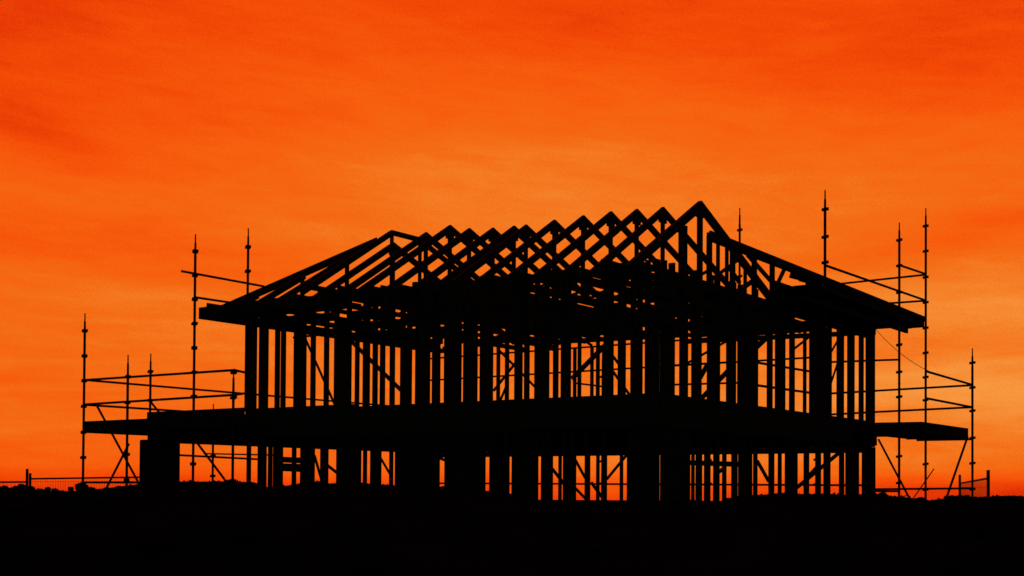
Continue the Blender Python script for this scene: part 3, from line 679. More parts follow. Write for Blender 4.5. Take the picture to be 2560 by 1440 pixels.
('top_plate',(6.094,8.645,2.435),(8.373,8.645,2.435),2,0.045,0.09),
('lintel',(-2.7,8.645,2.355),(-0.489,8.645,2.355),1,0.045,0.11),
('lintel',(-0.485,8.645,2.355),(1.727,8.645,2.355),1,0.045,0.11),
('lintel',(1.731,8.645,2.355),(3.942,8.645,2.355),1,0.045,0.11),
('lintel',(3.946,8.645,2.355),(6.157,8.645,2.355),1,0.045,0.11),
('lintel',(6.161,8.645,2.355),(8.373,8.645,2.355),1,0.045,0.11),
('top_plate',(-2.992,0.1,2.435),(-2.992,2.218,2.435),2,0.045,0.09),
('top_plate',(-2.992,2.222,2.435),(-2.992,4.341,2.435),2,0.045,0.09),
('top_plate',(-2.992,4.345,2.435),(-2.992,6.463,2.435),2,0.045,0.09),
('top_plate',(-2.992,6.467,2.435),(-2.992,8.586,2.435),2,0.045,0.09),
('top_plate',(0.1,2.245,2.435),(2.153,2.245,2.435),2,0.045,0.09),
('top_plate',(2.157,2.245,2.435),(4.209,2.245,2.435),2,0.045,0.09),
('top_plate',(4.213,2.245,2.435),(6.266,2.245,2.435),2,0.045,0.09),
('top_plate',(6.27,2.245,2.435),(8.323,2.245,2.435),2,0.045,0.09),
('top_plate',(0.1,4.345,2.435),(2.153,4.345,2.435),2,0.045,0.09),
('top_plate',(2.157,4.345,2.435),(4.209,4.345,2.435),2,0.045,0.09),
('top_plate',(4.213,4.345,2.435),(6.266,4.345,2.435),2,0.045,0.09),
('top_plate',(6.27,4.345,2.435),(8.323,4.345,2.435),2,0.045,0.09),
('top_plate',(0.1,6.445,2.435),(2.153,6.445,2.435),2,0.045,0.09),
('top_plate',(2.157,6.445,2.435),(4.209,6.445,2.435),2,0.045,0.09),
('top_plate',(4.213,6.445,2.435),(6.266,6.445,2.435),2,0.045,0.09),
('top_plate',(6.27,6.445,2.435),(8.323,6.445,2.435),2,0.045,0.09),
('brace',(8.377,3.031,5.344),(8.377,3.994,5.027),0,0.035,0.07),
('brace',(8.377,4.124,4.937),(8.377,4.585,5.411),0,0.035,0.07),
('brace',(8.377,2.367,5.038),(8.377,2.77,4.843),0,0.035,0.07),
('lintel',(2.28,6.445,2.327),(4.813,6.445,2.33),1,0.045,0.05),
('noggin',(-3.667,4.345,2.167),(-3.076,4.345,2.144),1,0.09,0.13),
('noggin',(-3.665,4.345,1.994),(-3.073,4.345,1.974),1,0.09,0.18),
('noggin',(6.667,4.345,2.031),(7.639,4.345,1.997),1,0.09,0.09),
('brace',(-0.877,2.3,4.531),(-0.029,2.3,3.154),1,0.035,0.035),
('brace',(0.407,2.3,4.376),(1.671,2.3,3.39),1,0.035,0.07),
('brace',(0.699,6.5,3.697),(1.325,6.5,4.316),1,0.035,0.05),
('brace',(-0.624,8.49,3.586),(-0.366,8.49,4.084),1,0.035,0.05),
('brace',(-0.622,8.49,4.847),(0.45,8.49,3.906),1,0.035,0.05),
('brace',(4.135,4.4,3.643),(4.861,4.4,4.23),1,0.035,0.09),
('brace',(2.956,6.5,4.722),(3.254,6.5,4.535),1,0.035,0.05),
('brace',(3.76,6.5,4.289),(3.933,6.5,4.081),1,0.035,0.05),
('brace',(3.762,6.5,3.975),(4.221,6.5,3.398),1,0.035,0.05),
('brace',(5.475,6.5,4.047),(6.356,6.5,4.441),1,0.035,0.04),
('brace',(6.839,4.4,3.142),(7.38,4.4,3.631),1,0.035,0.08),
('brace',(6.838,4.4,3.531),(6.993,4.4,3.778),1,0.035,0.08),
('brace',(6.94,6.5,4.265),(7.225,6.5,4.498),1,0.035,0.1),
('brace',(6.855,8.49,4.428),(7.214,8.49,4.674),1,0.035,0.04),
('brace',(7.636,8.49,3.666),(7.793,8.49,4.115),1,0.035,0.03),
('brace',(7.652,8.49,4.323),(7.8,8.49,4.571),1,0.035,0.03),
('brace',(-2.705,4.4,2.259),(-2.449,4.4,1.636),1,0.035,0.05),
('brace',(-2.306,4.4,2.034),(-1.975,4.4,1.848),1,0.035,0.06),
('brace',(-2.621,6.5,2.233),(-2.315,6.5,1.845),1,0.035,0.045),
('brace',(2.265,6.5,1.98),(2.553,6.5,1.674),1,0.035,0.06),
('brace',(2.852,6.5,2.162),(3.103,6.5,1.777),1,0.035,0.05),
('brace',(2.856,6.5,1.566),(3.106,6.5,1.351),1,0.035,0.05),
('brace',(2.409,8.49,1.767),(2.978,8.49,2.364),1,0.035,0.055),
('brace',(3.251,6.5,1.685),(3.526,6.5,1.372),1,0.035,0.06),
('brace',(-0.838,6.5,2.227),(-0.65,6.5,2.171),1,0.035,0.06),
('brace',(6.971,6.5,2.108),(7.209,6.5,1.714),1,0.035,0.06),
('brace',(7.72,6.5,1.566),(8.628,6.5,2.278),1,0.035,0.065),
('brace',(7.169,8.49,1.84),(7.372,8.49,2.049),1,0.035,0.05),
('brace',(6.169,6.5,1.897),(6.263,6.5,1.958),1,0.035,0.07),
('hip_rafter',(-0.095,-0.5,4.722),(1.715,1.586,6.082),9,0.05,0.13),
('jack_rafter',(0.34,-0.6,4.684),(0.34,-0.065,4.976),0,0.045,0.105),
('jack_rafter',(0.92,-0.6,4.703),(0.92,0.515,5.354),0,0.045,0.105),
('stud',(0.92,0.465,4.9),(0.92,0.465,5.334),0,0.035,0.08),
('jack_rafter',(1.48,-0.6,4.721),(1.48,1.075,5.719),0,0.045,0.105),
('stud',(1.48,1.025,4.9),(1.48,1.025,5.699),0,0.035,0.08),
('fascia_board',(9.097,0.294,5.11),(9.097,9.769,5.021),0,0.03,0.11),
('eave_rafter',(9.062,0.294,5.09),(9.062,9.769,5.001),0,0.035,0.11),
('jack_rafter',(9.037,4.7,5.03),(8.397,4.7,5.25),1,0.045,0.1),
('jack_rafter',(9.037,5.12,5.03),(8.397,5.12,5.25),1,0.045,0.1),
('jack_rafter',(9.037,5.54,5.03),(8.397,5.54,5.25),1,0.045,0.1),
('jack_rafter',(9.037,5.96,5.03),(8.397,5.96,5.25),1,0.045,0.1),
('jack_rafter',(9.037,6.38,5.03),(8.397,6.38,5.25),1,0.045,0.1),
('jack_rafter',(9.037,6.8,5.03),(8.397,6.8,5.25),1,0.045,0.1),
('jack_rafter',(9.037,7.22,5.03),(8.397,7.22,5.25),1,0.045,0.1),
('jack_rafter',(9.037,7.64,5.03),(8.397,7.64,5.25),1,0.045,0.1),
('jack_rafter',(9.037,8.06,5.03),(8.397,8.06,5.25),1,0.045,0.1),
('jack_rafter',(9.037,8.48,5.03),(8.397,8.48,5.25),1,0.045,0.1),
('stud',(8.377,0.9,4.7),(8.377,0.9,5.423),1,0.045,0.08),
('stud',(8.377,1.7,4.7),(8.377,1.7,5.414),1,0.045,0.08),
('stud',(8.377,2.5,4.7),(8.377,2.5,5.404),1,0.045,0.08),
('stud',(8.377,3.3,4.7),(8.377,3.3,5.395),1,0.045,0.08),
('stud',(8.377,4.0,4.7),(8.377,4.0,5.387),1,0.045,0.08),
('soffit_bearer',(8.977,4.0,4.72),(8.977,9.09,4.72),0,0.045,0.1),
('strutting_beam',(8.377,1.681,5.422),(8.377,8.116,5.344),0,0.045,0.09),
('fascia_board',(9.077,4.4,4.95),(9.077,9.769,4.916),0,0.03,0.1),
('soffit_board',(8.497,8.79,4.88),(9.047,8.79,4.88),2,0.012,0.27),
('soffit_board',(8.497,9.09,4.88),(9.047,9.09,4.88),2,0.012,0.27),
('soffit_board',(8.497,9.39,4.88),(9.047,9.39,4.88),2,0.012,0.27),
('soffit_board',(8.497,9.69,4.88),(9.047,9.69,4.88),2,0.012,0.27),
('eave_batten',(8.777,4.4,4.86),(8.777,9.09,4.86),0,0.045,0.09),
('lookout',(8.477,4.2,4.74),(8.957,4.2,4.74),1,0.045,0.07),
('lookout',(8.477,4.8,4.74),(8.957,4.8,4.74),1,0.045,0.07),
('lookout',(8.477,5.4,4.74),(8.957,5.4,4.74),1,0.045,0.07),
('lookout',(8.477,6.0,4.74),(8.957,6.0,4.74),1,0.045,0.07),
('lookout',(8.477,6.6,4.74),(8.957,6.6,4.74),1,0.045,0.07),
('lookout',(8.477,7.2,4.74),(8.957,7.2,4.74),1,0.045,0.07),
('lookout',(8.477,7.8,4.74),(8.957,7.8,4.74),1,0.045,0.07),
('lookout',(8.477,8.4,4.74),(8.957,8.4,4.74),1,0.045,0.07),
('soffit_board',(8.497,4.3,4.8),(9.047,4.3,4.8),2,0.012,0.27),
('soffit_board',(8.497,4.6,4.8),(9.047,4.6,4.8),2,0.012,0.27),
('soffit_board',(8.497,4.9,4.8),(9.047,4.9,4.8),2,0.012,0.27),
('soffit_board',(8.497,5.2,4.8),(9.047,5.2,4.8),2,0.012,0.27),
('soffit_board',(8.497,5.5,4.8),(9.047,5.5,4.8),2,0.012,0.27),
('soffit_board',(8.497,5.8,4.8),(9.047,5.8,4.8),2,0.012,0.27),
('soffit_board',(8.497,6.1,4.8),(9.047,6.1,4.8),2,0.012,0.27),
('soffit_board',(8.497,6.4,4.8),(9.047,6.4,4.8),2,0.012,0.27),
('soffit_board',(8.497,6.7,4.8),(9.047,6.7,4.8),2,0.012,0.27),
('soffit_board',(8.497,7.0,4.8),(9.047,7.0,4.8),2,0.012,0.27),
('soffit_board',(8.497,7.3,4.8),(9.047,7.3,4.8),2,0.012,0.27),
('soffit_board',(8.497,7.6,4.8),(9.047,7.6,4.8),2,0.012,0.27),
('soffit_board',(8.497,7.9,4.8),(9.047,7.9,4.8),2,0.012,0.27),
('soffit_board',(8.497,8.2,4.8),(9.047,8.2,4.8),2,0.012,0.27),
('soffit_board',(8.497,8.5,4.8),(9.047,8.5,4.8),2,0.012,0.27),
('fascia_board',(-0.45,-0.55,4.8),(-0.45,4.4,4.8),0,0.03,0.1),
('soffit_bearer',(-0.4,-0.5,4.72),(3.0,-0.5,4.72),1,0.045,0.07),
]
TRUSSES = [
((6.908,0.171,4.837),(6.908,7.069,4.837),0.045,0.09,[('top_chord',(6.908,0.402,4.661),(6.908,2.93,6.229),0,0.045,0.115),('top_chord',(6.908,2.88,6.224),(6.908,7.05,4.681),0,0.045,0.115),('web',(6.908,2.9,4.792),(6.908,2.9,6.188),0,0.036,0.09),('web',(6.908,3.0,4.822),(6.908,4.731,5.52),0,0.035,0.05),('gusset_plate',(6.908,2.8,6.068),(6.908,3.0,6.068),0,0.051,0.12)]),
((6.408,0.137,4.847),(6.408,7.126,4.847),0.045,0.09,[('top_chord',(6.408,0.368,4.671),(6.408,2.93,6.26),0,0.045,0.115),('top_chord',(6.408,2.88,6.255),(6.408,7.106,4.691),0,0.045,0.115),('web',(6.408,2.9,4.802),(6.408,2.9,6.219),0,0.036,0.09),('web',(6.408,3.0,4.832),(6.408,4.757,5.542),0,0.035,0.05),('gusset_plate',(6.408,2.8,6.099),(6.408,3.0,6.099),0,0.051,0.12)]),
((5.894,0.114,4.857),(5.894,7.166,4.857),0.045,0.09,[('top_chord',(5.894,0.344,4.681),(5.894,2.93,6.285),0,0.045,0.115),('top_chord',(5.894,2.88,6.28),(5.894,7.146,4.701),0,0.045,0.115),('web',(5.894,2.9,4.812),(5.894,2.9,6.244),0,0.036,0.09),('web',(5.894,3.0,4.842),(5.894,4.775,5.56),0,0.035,0.05),('gusset_plate',(5.894,2.8,6.124),(5.894,3.0,6.124),0,0.051,0.12)]),
((5.331,0.129,4.868),(5.331,7.141,4.868),0.045,0.09,[('top_chord',(5.331,0.359,4.693),(5.331,2.93,6.287),0,0.045,0.115),('top_chord',(5.331,2.88,6.282),(5.331,7.121,4.712),0,0.045,0.115),('web',(5.331,2.9,4.823),(5.331,2.9,6.246),0,0.036,0.09),('web',(5.331,3.0,4.853),(5.331,4.764,5.566),0,0.035,0.05),('gusset_plate',(5.331,2.8,6.126),(5.331,3.0,6.126),0,0.051,0.12)]),
((4.725,0.151,4.88),(4.725,7.103,4.88),0.045,0.09,[('top_chord',(4.725,0.382,4.705),(4.725,2.93,6.285),0,0.045,0.115),('top_chord',(4.725,2.88,6.28),(4.725,7.083,4.725),0,0.045,0.115),('web',(4.725,2.9,4.835),(4.725,2.9,6.244),0,0.036,0.09),('web',(4.725,3.0,4.865),(4.725,4.747,5.571),0,0.035,0.05),('gusset_plate',(4.725,2.8,6.124),(4.725,3.0,6.124),0,0.051,0.12)]),
((4.107,0.188,4.893),(4.107,7.042,4.893),0.045,0.09,[('top_chord',(4.107,0.419,4.715),(4.107,2.932,6.272),0,0.045,0.12),('top_chord',(4.107,2.879,6.267),(4.107,7.021,4.735),0,0.045,0.12),('web',(4.107,2.9,4.848),(4.107,2.9,6.233),0,0.036,0.09),('web',(4.107,3.0,4.878),(4.107,4.719,5.57),0,0.035,0.05),('gusset_plate',(4.107,2.8,6.113),(4.107,3.0,6.113),0,0.051,0.12)]),
((3.767,0.239,4.9),(3.767,7.224,4.9),0.045,0.09,[('top_chord',(3.767,0.47,4.722),(3.767,3.032,6.31),0,0.045,0.12),('top_chord',(3.767,2.979,6.304),(3.767,7.203,4.741),0,0.045,0.12),('web',(3.767,3.0,4.855),(3.767,3.0,6.271),0,0.036,0.09),('web',(3.767,3.1,4.885),(3.767,4.856,5.594),0,0.035,0.05),('gusset_plate',(3.767,2.9,6.151),(3.767,3.1,6.151),0,0.051,0.12)]),
((3.358,0.16,4.908),(3.358,7.088,4.908),0.045,0.09,[('top_chord',(3.358,0.392,4.73),(3.358,2.932,6.305),0,0.045,0.12),('top_chord',(3.358,2.879,6.299),(3.358,7.067,4.75),0,0.045,0.12),('web',(3.358,2.9,4.863),(3.358,2.9,6.266),0,0.036,0.09),('web',(3.358,3.0,4.893),(3.358,4.74,5.595),0,0.035,0.05),('gusset_plate',(3.358,2.8,6.146),(3.358,3.0,6.146),0,0.051,0.12)]),
((2.806,0.083,4.919),(2.806,7.217,4.919),0.045,0.09,[('top_chord',(2.806,0.315,4.741),(2.806,2.932,6.363),0,0.045,0.12),('top_chord',(2.806,2.879,6.358),(2.806,7.197,4.761),0,0.045,0.12),('web',(2.806,2.9,4.874),(2.806,2.9,6.324),0,0.036,0.09),('web',(2.806,3.0,4.904),(2.806,4.798,5.632),0,0.035,0.05),('gusset_plate',(2.806,2.8,6.204),(2.806,3.0,6.204),0,0.051,0.12)]),
((2.344,-0.089,4.928),(2.344,7.506,4.928),0.045,0.09,[('top_chord',(2.344,0.142,4.75),(2.344,2.932,6.479),0,0.045,0.12),('top_chord',(2.344,2.879,6.474),(2.344,7.485,4.77),0,0.045,0.12),('web',(2.344,2.9,4.883),(2.344,2.9,6.44),0,0.036,0.09),('web',(2.344,3.0,4.913),(2.344,4.928,5.7),0,0.035,0.05),('gusset_plate',(2.344,2.8,6.32),(2.344,3.0,6.32),0,0.051,0.12)]),
((1.754,0.038,4.94),(1.754,7.293,4.94),0.045,0.09,[('top_chord',(1.754,0.269,4.762),(1.754,2.932,6.412),0,0.045,0.12),('top_chord',(1.754,2.879,6.407),(1.754,7.273,4.782),0,0.045,0.12),('web',(1.754,2.9,4.895),(1.754,2.9,6.373),0,0.036,0.09),('web',(1.754,3.0,4.925),(1.754,4.832,5.669),0,0.035,0.05),('gusset_plate',(1.754,2.8,6.253),(1.754,3.0,6.253),0,0.051,0.12)]),
((0.917,0.223,4.957),(0.917,6.983,4.957),0.045,0.09,[('top_chord',(0.917,0.454,4.779),(0.917,2.932,6.315),0,0.045,0.12),('top_chord',(0.917,2.879,6.309),(0.917,6.963,4.798),0,0.045,0.12),('web',(0.917,2.9,4.912),(0.917,2.9,6.276),0,0.036,0.09),('web',(0.917,3.0,4.942),(0.917,4.693,5.622),0,0.035,0.05),('gusset_plate',(0.917,2.8,6.156),(0.917,3.0,6.156),0,0.051,0.12)]),
((7.598,-0.1,4.823),(7.598,6.638,4.823),0.07,0.09,[('top_chord',(7.598,0.136,4.546),(7.598,2.936,6.226),0,0.07,0.14),('top_chord',(7.598,2.873,6.222),(7.598,6.611,4.651),0,0.07,0.14),('web',(7.598,2.9,4.778),(7.598,2.9,6.196),0,0.05600000000000001,0.11),('web',(7.598,2.234,4.778),(7.598,2.234,5.837),0,0.035,0.08),('web',(7.598,3.56,4.778),(7.598,3.56,5.959),0,0.035,0.08),('web',(7.598,3.892,4.778),(7.598,3.892,5.82),0,0.035,0.08),('web',(7.598,4.615,4.778),(7.598,4.615,5.516),0,0.035,0.08),('web',(7.598,3.81,4.778),(7.598,5.083,5.319),0,0.035,0.085),('web',(7.598,2.95,4.878),(7.598,4.428,5.584),0,0.035,0.05),('gusset_plate',(7.598,2.8,6.076),(7.598,3.0,6.076),0,0.07600000000000001,0.12)]),
((2.0,-0.5,4.93),(2.0,7.4,4.93),0.045,0.09,[('top_chord',(2.0,1.626,6.205),(2.0,2.535,6.205),0,0.045,0.09),('top_chord',(2.0,-0.6,4.81),(2.0,1.626,6.19),0,0.045,0.1),('top_chord',(2.0,2.485,6.19),(2.0,7.0,4.561),0,0.045,0.1),('web',(2.0,1.646,4.95),(2.0,1.646,6.16),0,0.035,0.07),('web',(2.0,2.435,4.95),(2.0,2.435,6.16),0,0.035,0.07)]),
]
POSTS = [
('left',(-3.7,-0.813),4.888,0,[4.548,4.06,3.581,3.086,2.584,2.097,1.595]),
('left',(-2.349,-0.813),4.003,0,[3.592,3.113,2.143,1.667]),
('left',(-3.7,0.728),4.248,0,[3.882,3.295,2.774,2.197]),
('left',(-0.9,-0.455),6.155,0,[5.841,5.404,4.966,4.521,4.077,3.632,3.195,2.751,1.964]),
('left',(-0.9,0.8),6.485,2.6,[6.126,5.661,5.188]),
('left',(0.584,-0.813),3.59,0,[3.528,3.093]),
('back',(-3.7,2.366),3.315,0,[2.202,1.774]),
('back',(5.128,9.59),7.756,0,[7.269,6.756,6.244]),
('right',(8.927,4.936),6.688,0,[6.359,5.886,5.448]),
('right',(8.927,8.767),6.821,0,[6.475,5.971,5.444,4.925,4.414,3.881,3.394,2.806,2.227,1.71]),
('right',(8.927,10.422),7.418,0,[7.044,6.52,5.979,5.456,4.925,4.41,3.905,3.432,2.621,2.108,1.579]),
('right',(9.866,10.422),4.444,0,[4.152,3.649,3.179,2.629,2.119,1.594]),
]
TUBES = [
('left','ledger',(-3.681,-0.813,3.594),(0.619,-0.813,3.568)),
('left','ledger',(-3.672,-0.813,3.122),(0.625,-0.813,3.14)),
('left','ledger',(-3.7,-0.813,3.596),(-3.7,8.99,3.596)),
('left','ledger',(-3.7,-0.813,3.117),(-3.7,8.99,3.117)),
('left','ledger',(0.598,-0.813,3.569),(0.101,-0.1,3.602)),
('left','ledger',(0.605,-0.813,3.141),(0.106,-0.1,3.235)),
('left','ledger',(-0.9,-0.761,5.434),(-0.9,1.213,5.429)),
('left','ledger',(-0.9,-0.466,5.002),(-0.9,1.014,5.017)),
('left','ledger',(-3.641,-0.813,1.618),(-2.01,-0.813,1.623)),
('left','ledger',(-3.7,1.495,2.198),(-3.7,3.82,2.156)),
('left','diagonal_brace',(-3.65,-0.579,3.143),(-3.65,0.448,1.593)),
('left','diagonal_brace',(-2.229,-0.863,2.334),(-2.926,-0.863,1.469)),
('left','diagonal_brace',(-0.9,-0.348,2.331),(-0.9,0.338,1.634)),
('left','diagonal_brace',(-3.65,0.707,3.259),(-3.65,0.957,3.02)),
('right','ledger',(7.357,9.29,4.208),(8.282,9.29,4.19)),
('right','ledger',(7.272,9.29,3.556),(8.283,9.29,3.573)),
('right','ledger',(7.359,9.29,3.122),(8.283,9.29,3.144)),
('right','ledger',(8.177,3.81,3.684),(8.177,6.401,3.722)),
('right','ledger',(8.177,3.813,3.304),(8.177,6.403,3.333)),
('right','ledger',(7.868,10.422,3.666),(9.866,10.422,3.698)),
('right','ledger',(7.869,10.422,3.216),(9.866,10.422,3.252)),
('right','ledger',(7.867,10.422,4.312),(8.395,10.422,4.299)),
('right','ledger',(9.866,7.486,3.739),(9.866,10.421,3.706)),
('right','ledger',(9.866,7.487,3.248),(9.866,10.42,3.252)),
('right','ledger',(8.927,4.923,5.399),(8.927,10.421,5.497)),
('right','ledger',(8.927,8.788,5.982),(8.927,10.42,6.046)),
('right','ledger',(6.959,10.422,6.012),(8.91,10.422,6.031)),
('right','ledger',(7.926,10.422,5.506),(8.91,10.422,5.491)),
('right','ledger',(7.87,10.422,1.581),(9.865,10.422,1.61)),
('right','ledger',(7.87,10.422,1.538),(8.397,10.422,1.542)),
('right','diagonal_brace',(7.973,10.322,2.634),(8.672,10.322,1.312)),
('right','diagonal_brace',(9.816,10.26,2.648),(9.816,8.755,1.354)),
('right','loose_rod',(9.008,10.722,2.013),(8.518,10.722,1.308)),
('right','loose_rod',(8.187,10.622,1.338),(8.483,10.622,1.459)),
('back','ledger',(-12.663,9.59,2.53),(-9.332,9.59,2.449)),
('back','ledger',(-4.0,9.59,4.93),(7.077,9.59,4.93)),
('back','ledger',(-4.0,9.59,4.36),(7.077,9.59,4.36)),
('back','ledger',(-3.4,9.59,1.66),(7.977,9.59,1.66)),
('back','ledger',(3.518,9.29,4.337),(5.095,9.29,4.332)),
('back','ledger',(3.52,9.29,3.904),(5.286,9.29,3.87)),
('back','ledger',(0.984,9.39,4.06),(1.877,9.39,3.927)),
]
BOARDS = [
('left','deck_board',(-3.625,-0.698,2.6),(-1.62,-0.698,2.6),2,0.038,0.225),
('left','deck_board',(-3.625,-0.467,2.6),(-1.62,-0.467,2.6),2,0.038,0.225),
('left','deck_board',(-3.625,-0.236,2.6),(-1.62,-0.236,2.6),2,0.038,0.225),
('left','deck_board',(-1.61,-0.698,2.6),(0.395,-0.698,2.6),2,0.038,0.225),
('left','deck_board',(-1.61,-0.467,2.6),(0.395,-0.467,2.6),2,0.038,0.225),
('left','deck_board',(-1.61,-0.236,2.6),(0.395,-0.236,2.6),2,0.038,0.225),
('left','deck_board',(-3.493,-0.108,2.6),(-3.493,2.453,2.6),2,0.038,0.269),
('left','deck_board',(-3.218,-0.108,2.6),(-3.218,2.453,2.6),2,0.038,0.269),
('left','deck_board',(-3.493,2.463,2.6),(-3.493,5.024,2.6),2,0.038,0.269),
('left','deck_board',(-3.218,2.463,2.6),(-3.218,5.024,2.6),2,0.038,0.269),
('left','deck_board',(-3.493,5.034,2.6),(-3.493,7.595,2.6),2,0.038,0.269),
('left','deck_board',(-3.218,5.034,2.6),(-3.218,7.595,2.6),2,0.038,0.269),
('left','deck_board',(-0.473,-0.575,4.59),(-0.473,1.675,4.59),2,0.038,0.229),
('left','deck_board',(-0.238,-0.575,4.59),(-0.238,1.675,4.59),2,0.038,0.229),
('left','deck_board',(-0.473,1.685,4.59),(-0.473,3.935,4.59),2,0.038,0.229),
('left','deck_board',(-0.238,1.685,4.59),(-0.238,3.935,4.59),2,0.038,0.229),
('left','deck_board',(-0.473,3.945,4.59),(-0.473,6.195,4.59),2,0.038,0.229),
('left','deck_board',(-0.238,3.945,4.59),(-0.238,6.195,4.59),2,0.038,0.229),
('left','deck_board',(-0.095,-0.46,4.59),(2.895,-0.46,4.59),2,0.038,0.234),
('left','deck_board',(-0.095,-0.22,4.59),(2.895,-0.22,4.59),2,0.038,0.234),
('right','deck_board',(8.562,4.205,4.95),(8.562,6.252,4.95),2,0.038,0.204),
('right','deck_board',(8.772,4.205,4.95),(8.772,6.252,4.95),2,0.038,0.204),
('right','deck_board',(8.562,6.262,4.95),(8.562,8.31,4.95),2,0.038,0.204),
('right','deck_board',(8.772,6.262,4.95),(8.772,8.31,4.95),2,0.038,0.204),
('right','deck_board',(8.562,8.32,4.95),(8.562,10.367,4.95),2,0.038,0.204),
('right','deck_board',(8.772,8.32,4.95),(8.772,10.367,4.95),2,0.038,0.204),
('right','deck_board',(8.658,7.527,2.65),(8.658,10.417,2.65),2,0.038,0.236),
('right','deck_board',(8.9,7.527,2.65),(8.9,10.417,2.65),2,0.038,0.236),
('right','deck_board',(9.141,7.527,2.65),(9.141,10.417,2.65),2,0.038,0.236),
('right','deck_board',(9.383,7.527,2.65),(9.383,10.417,2.65),2,0.038,0.236),
('right','deck_board',(9.625,7.527,2.65),(9.625,10.417,2.65),2,0.038,0.236),
('left','toe_board',(-3.63,-0.833,2.683),(0.4,-0.833,2.683),1,0.038,0.225),
('left','toe_board',(-3.65,-0.813,2.683),(-3.65,7.6,2.683),0,0.038,0.225),
('left','toe_board',(-0.61,-0.58,4.66),(-0.61,6.2,4.66),0,0.038,0.18),
('left','toe_board',(-0.59,-0.6,4.662),(2.0,-0.6,4.662),1,0.038,0.205),
('right','toe_board',(8.897,4.2,4.99),(8.897,10.372,4.99),0,0.038,0.12),
('right','toe_board',(9.766,7.522,2.72),(9.766,10.422,2.72),0,0.038,0.2),
('right','toe_board',(8.537,10.422,2.71),(9.746,10.422,2.71),1,0.038,0.18),
('right','toe_board',(8.537,7.502,2.72),(9.766,7.502,2.72),1,0.038,0.22),
]
CREST = [
(-6.321,1.513),
(-5.467,1.514),
(-5.125,1.508),
(-4.783,1.506),
(-4.561,1.516),
(-4.185,1.544),
(-3.993,1.571),
(-3.844,1.601),
(-3.545,1.625),
(-3.075,1.628),
(-2.733,1.617),
(-2.639,1.575),
(-2.263,1.582),
(-2.093,1.634),
(-1.879,1.614),
(-1.605,1.633),
(-1.366,1.604),
(-0.768,1.595),
(-0.34,1.555),
(0.002,1.51),
(0.289,1.422),
(0.472,1.453),
(0.729,1.421),
(0.899,1.452),
(1.07,1.432),
(1.199,1.411),
(1.37,1.425),
(1.882,1.462),
(2.139,1.417),
(2.245,1.465),
(2.437,1.509),
(2.907,1.541),
(3.719,1.534),
(3.89,1.513),
(4.061,1.472),
(4.189,1.451),
(4.317,1.469),
(4.488,1.491),
(4.787,1.498),
(5.086,1.517),
(5.3,1.531),
(5.471,1.515),
(6.325,1.533),
]
FENCES = [
('a',(-19.024,4.774,1.6),(-17.81,6.892,1.63),None,(-17.794,6.904,2.042)),
('b',(-19.526,8.118,1.737),(-14.942,8.976,1.802),(-19.533,8.113,1.921),(-14.923,8.99,1.964)),
('c',(4.927,27.12,1.789),(8.644,16.224,1.861),(4.9,27.1,2.072),(8.656,16.233,2.068)),
]
SHRUBS = [
(-12.81,3.11,1.548,0.252),
(-14.31,4.49,1.57,0.168),
(-12.96,4.24,1.444,0.141),
(-14.58,5.53,1.47,0.092),
(-12.52,4.56,1.415,0.239),
(-12.29,4.72,1.492,0.065),
(-9.42,3.1,1.602,0.138),
(-9.54,4.25,1.527,0.092),
(-9.54,7.96,1.763,0.268),
(7.9,10.74,1.504,0.171),
(7.79,11.89,1.414,0.115),
(7.21,18.89,1.481,0.325),
(6.93,18.68,1.392,0.098),
(-14.1,3.41,1.543,0.325),
(-14.06,4.67,1.493,0.134),
(-14.44,5.63,1.448,0.115),
(-11.83,5.05,1.485,0.108),
(-12.43,5.86,1.45,0.156),
(-10.98,5.67,1.535,0.108),
(7.33,15.27,1.387,0.138),
(7.21,20.12,1.401,0.156),
(7.32,14.03,1.344,0.095),
]
WIRE = [(8.477, 8.687, 4.752), (9.866, 7.819, 3.743)]

# ------------------------------------------------------------------ ground
def interp(tab, x):
    if x <= tab[0][0]: return tab[0][1]
    for (a, b), (c, d) in zip(tab, tab[1:]):
        if x <= c: return b + (d - b) * (x - a) / (c - a)
    return tab[-1][1]
def smooth(t): t = max(0., min(1., t)); return t * t * (3 - 2 * t)
from mathutils import noise
def ground_z(X, D):
    c = interp(CREST, X) + (.020 * noise.noise(Vector((X * 3, 0, 1)))) + .012 * noise.noise(Vector((X * 11, 0, 4)))
    if X < -3.6: c += .035 * min(1, (-3.6 - X) / .8) * abs(noise.noise(Vector((X * 7, 0, 9)))) - .004
    if D < 13: z = c * smooth((D - 2.5) / 9.5) - (.0 if D > 12 else .0) - .016 * max(0, 13 - D) * (D > 11)
    elif D < 16.5: z = c * (1 - smooth((D - 13.) / 3.3))
    else: z = 0.
    if D < 13: z += .035 * smooth((12.6 - D) / 2) * noise.noise(Vector((X * .9, D * .9, 0))) + .012 * smooth((12.6 - D) / 2) * noise.noise(Vector((X * 4, D * 4, 2)))
    if D > 48: z -= 62 * smooth((D - 48) / 500)
    return z
def axis(fine0, fine1, step, far, side=(1, 1)):
    a = []; x = fine0
    while x < fine1: a.append(x); x += step
    a.append(fine1); s = step; x = fine1
    while x < far: s *= 1.5; x += s; a.append(x)
    s = step; x = fine0; b = []
    while x > -far: s *= 1.5; x -= s; b.append(x)
    return b[::-1] + a
xs = axis(-8, 8, .06, 5200); ds = axis(0, 17, .17, 5200)
ds = sorted(set([round(d, 4) for d in ds] + [13.0, 12.9, 13.1, 48, 80, 120, 180, 260, 360, 460, 560]))
vs = [at(X, D, ground_z(X, D)) for D in ds for X in xs]
nx = len(xs)
fs = [(j * nx + i, j * nx + i + 1, (j + 1) * nx + i + 1, (j + 1) * nx + i) for j in range(len(ds) - 1) for i in range(nx - 1)]
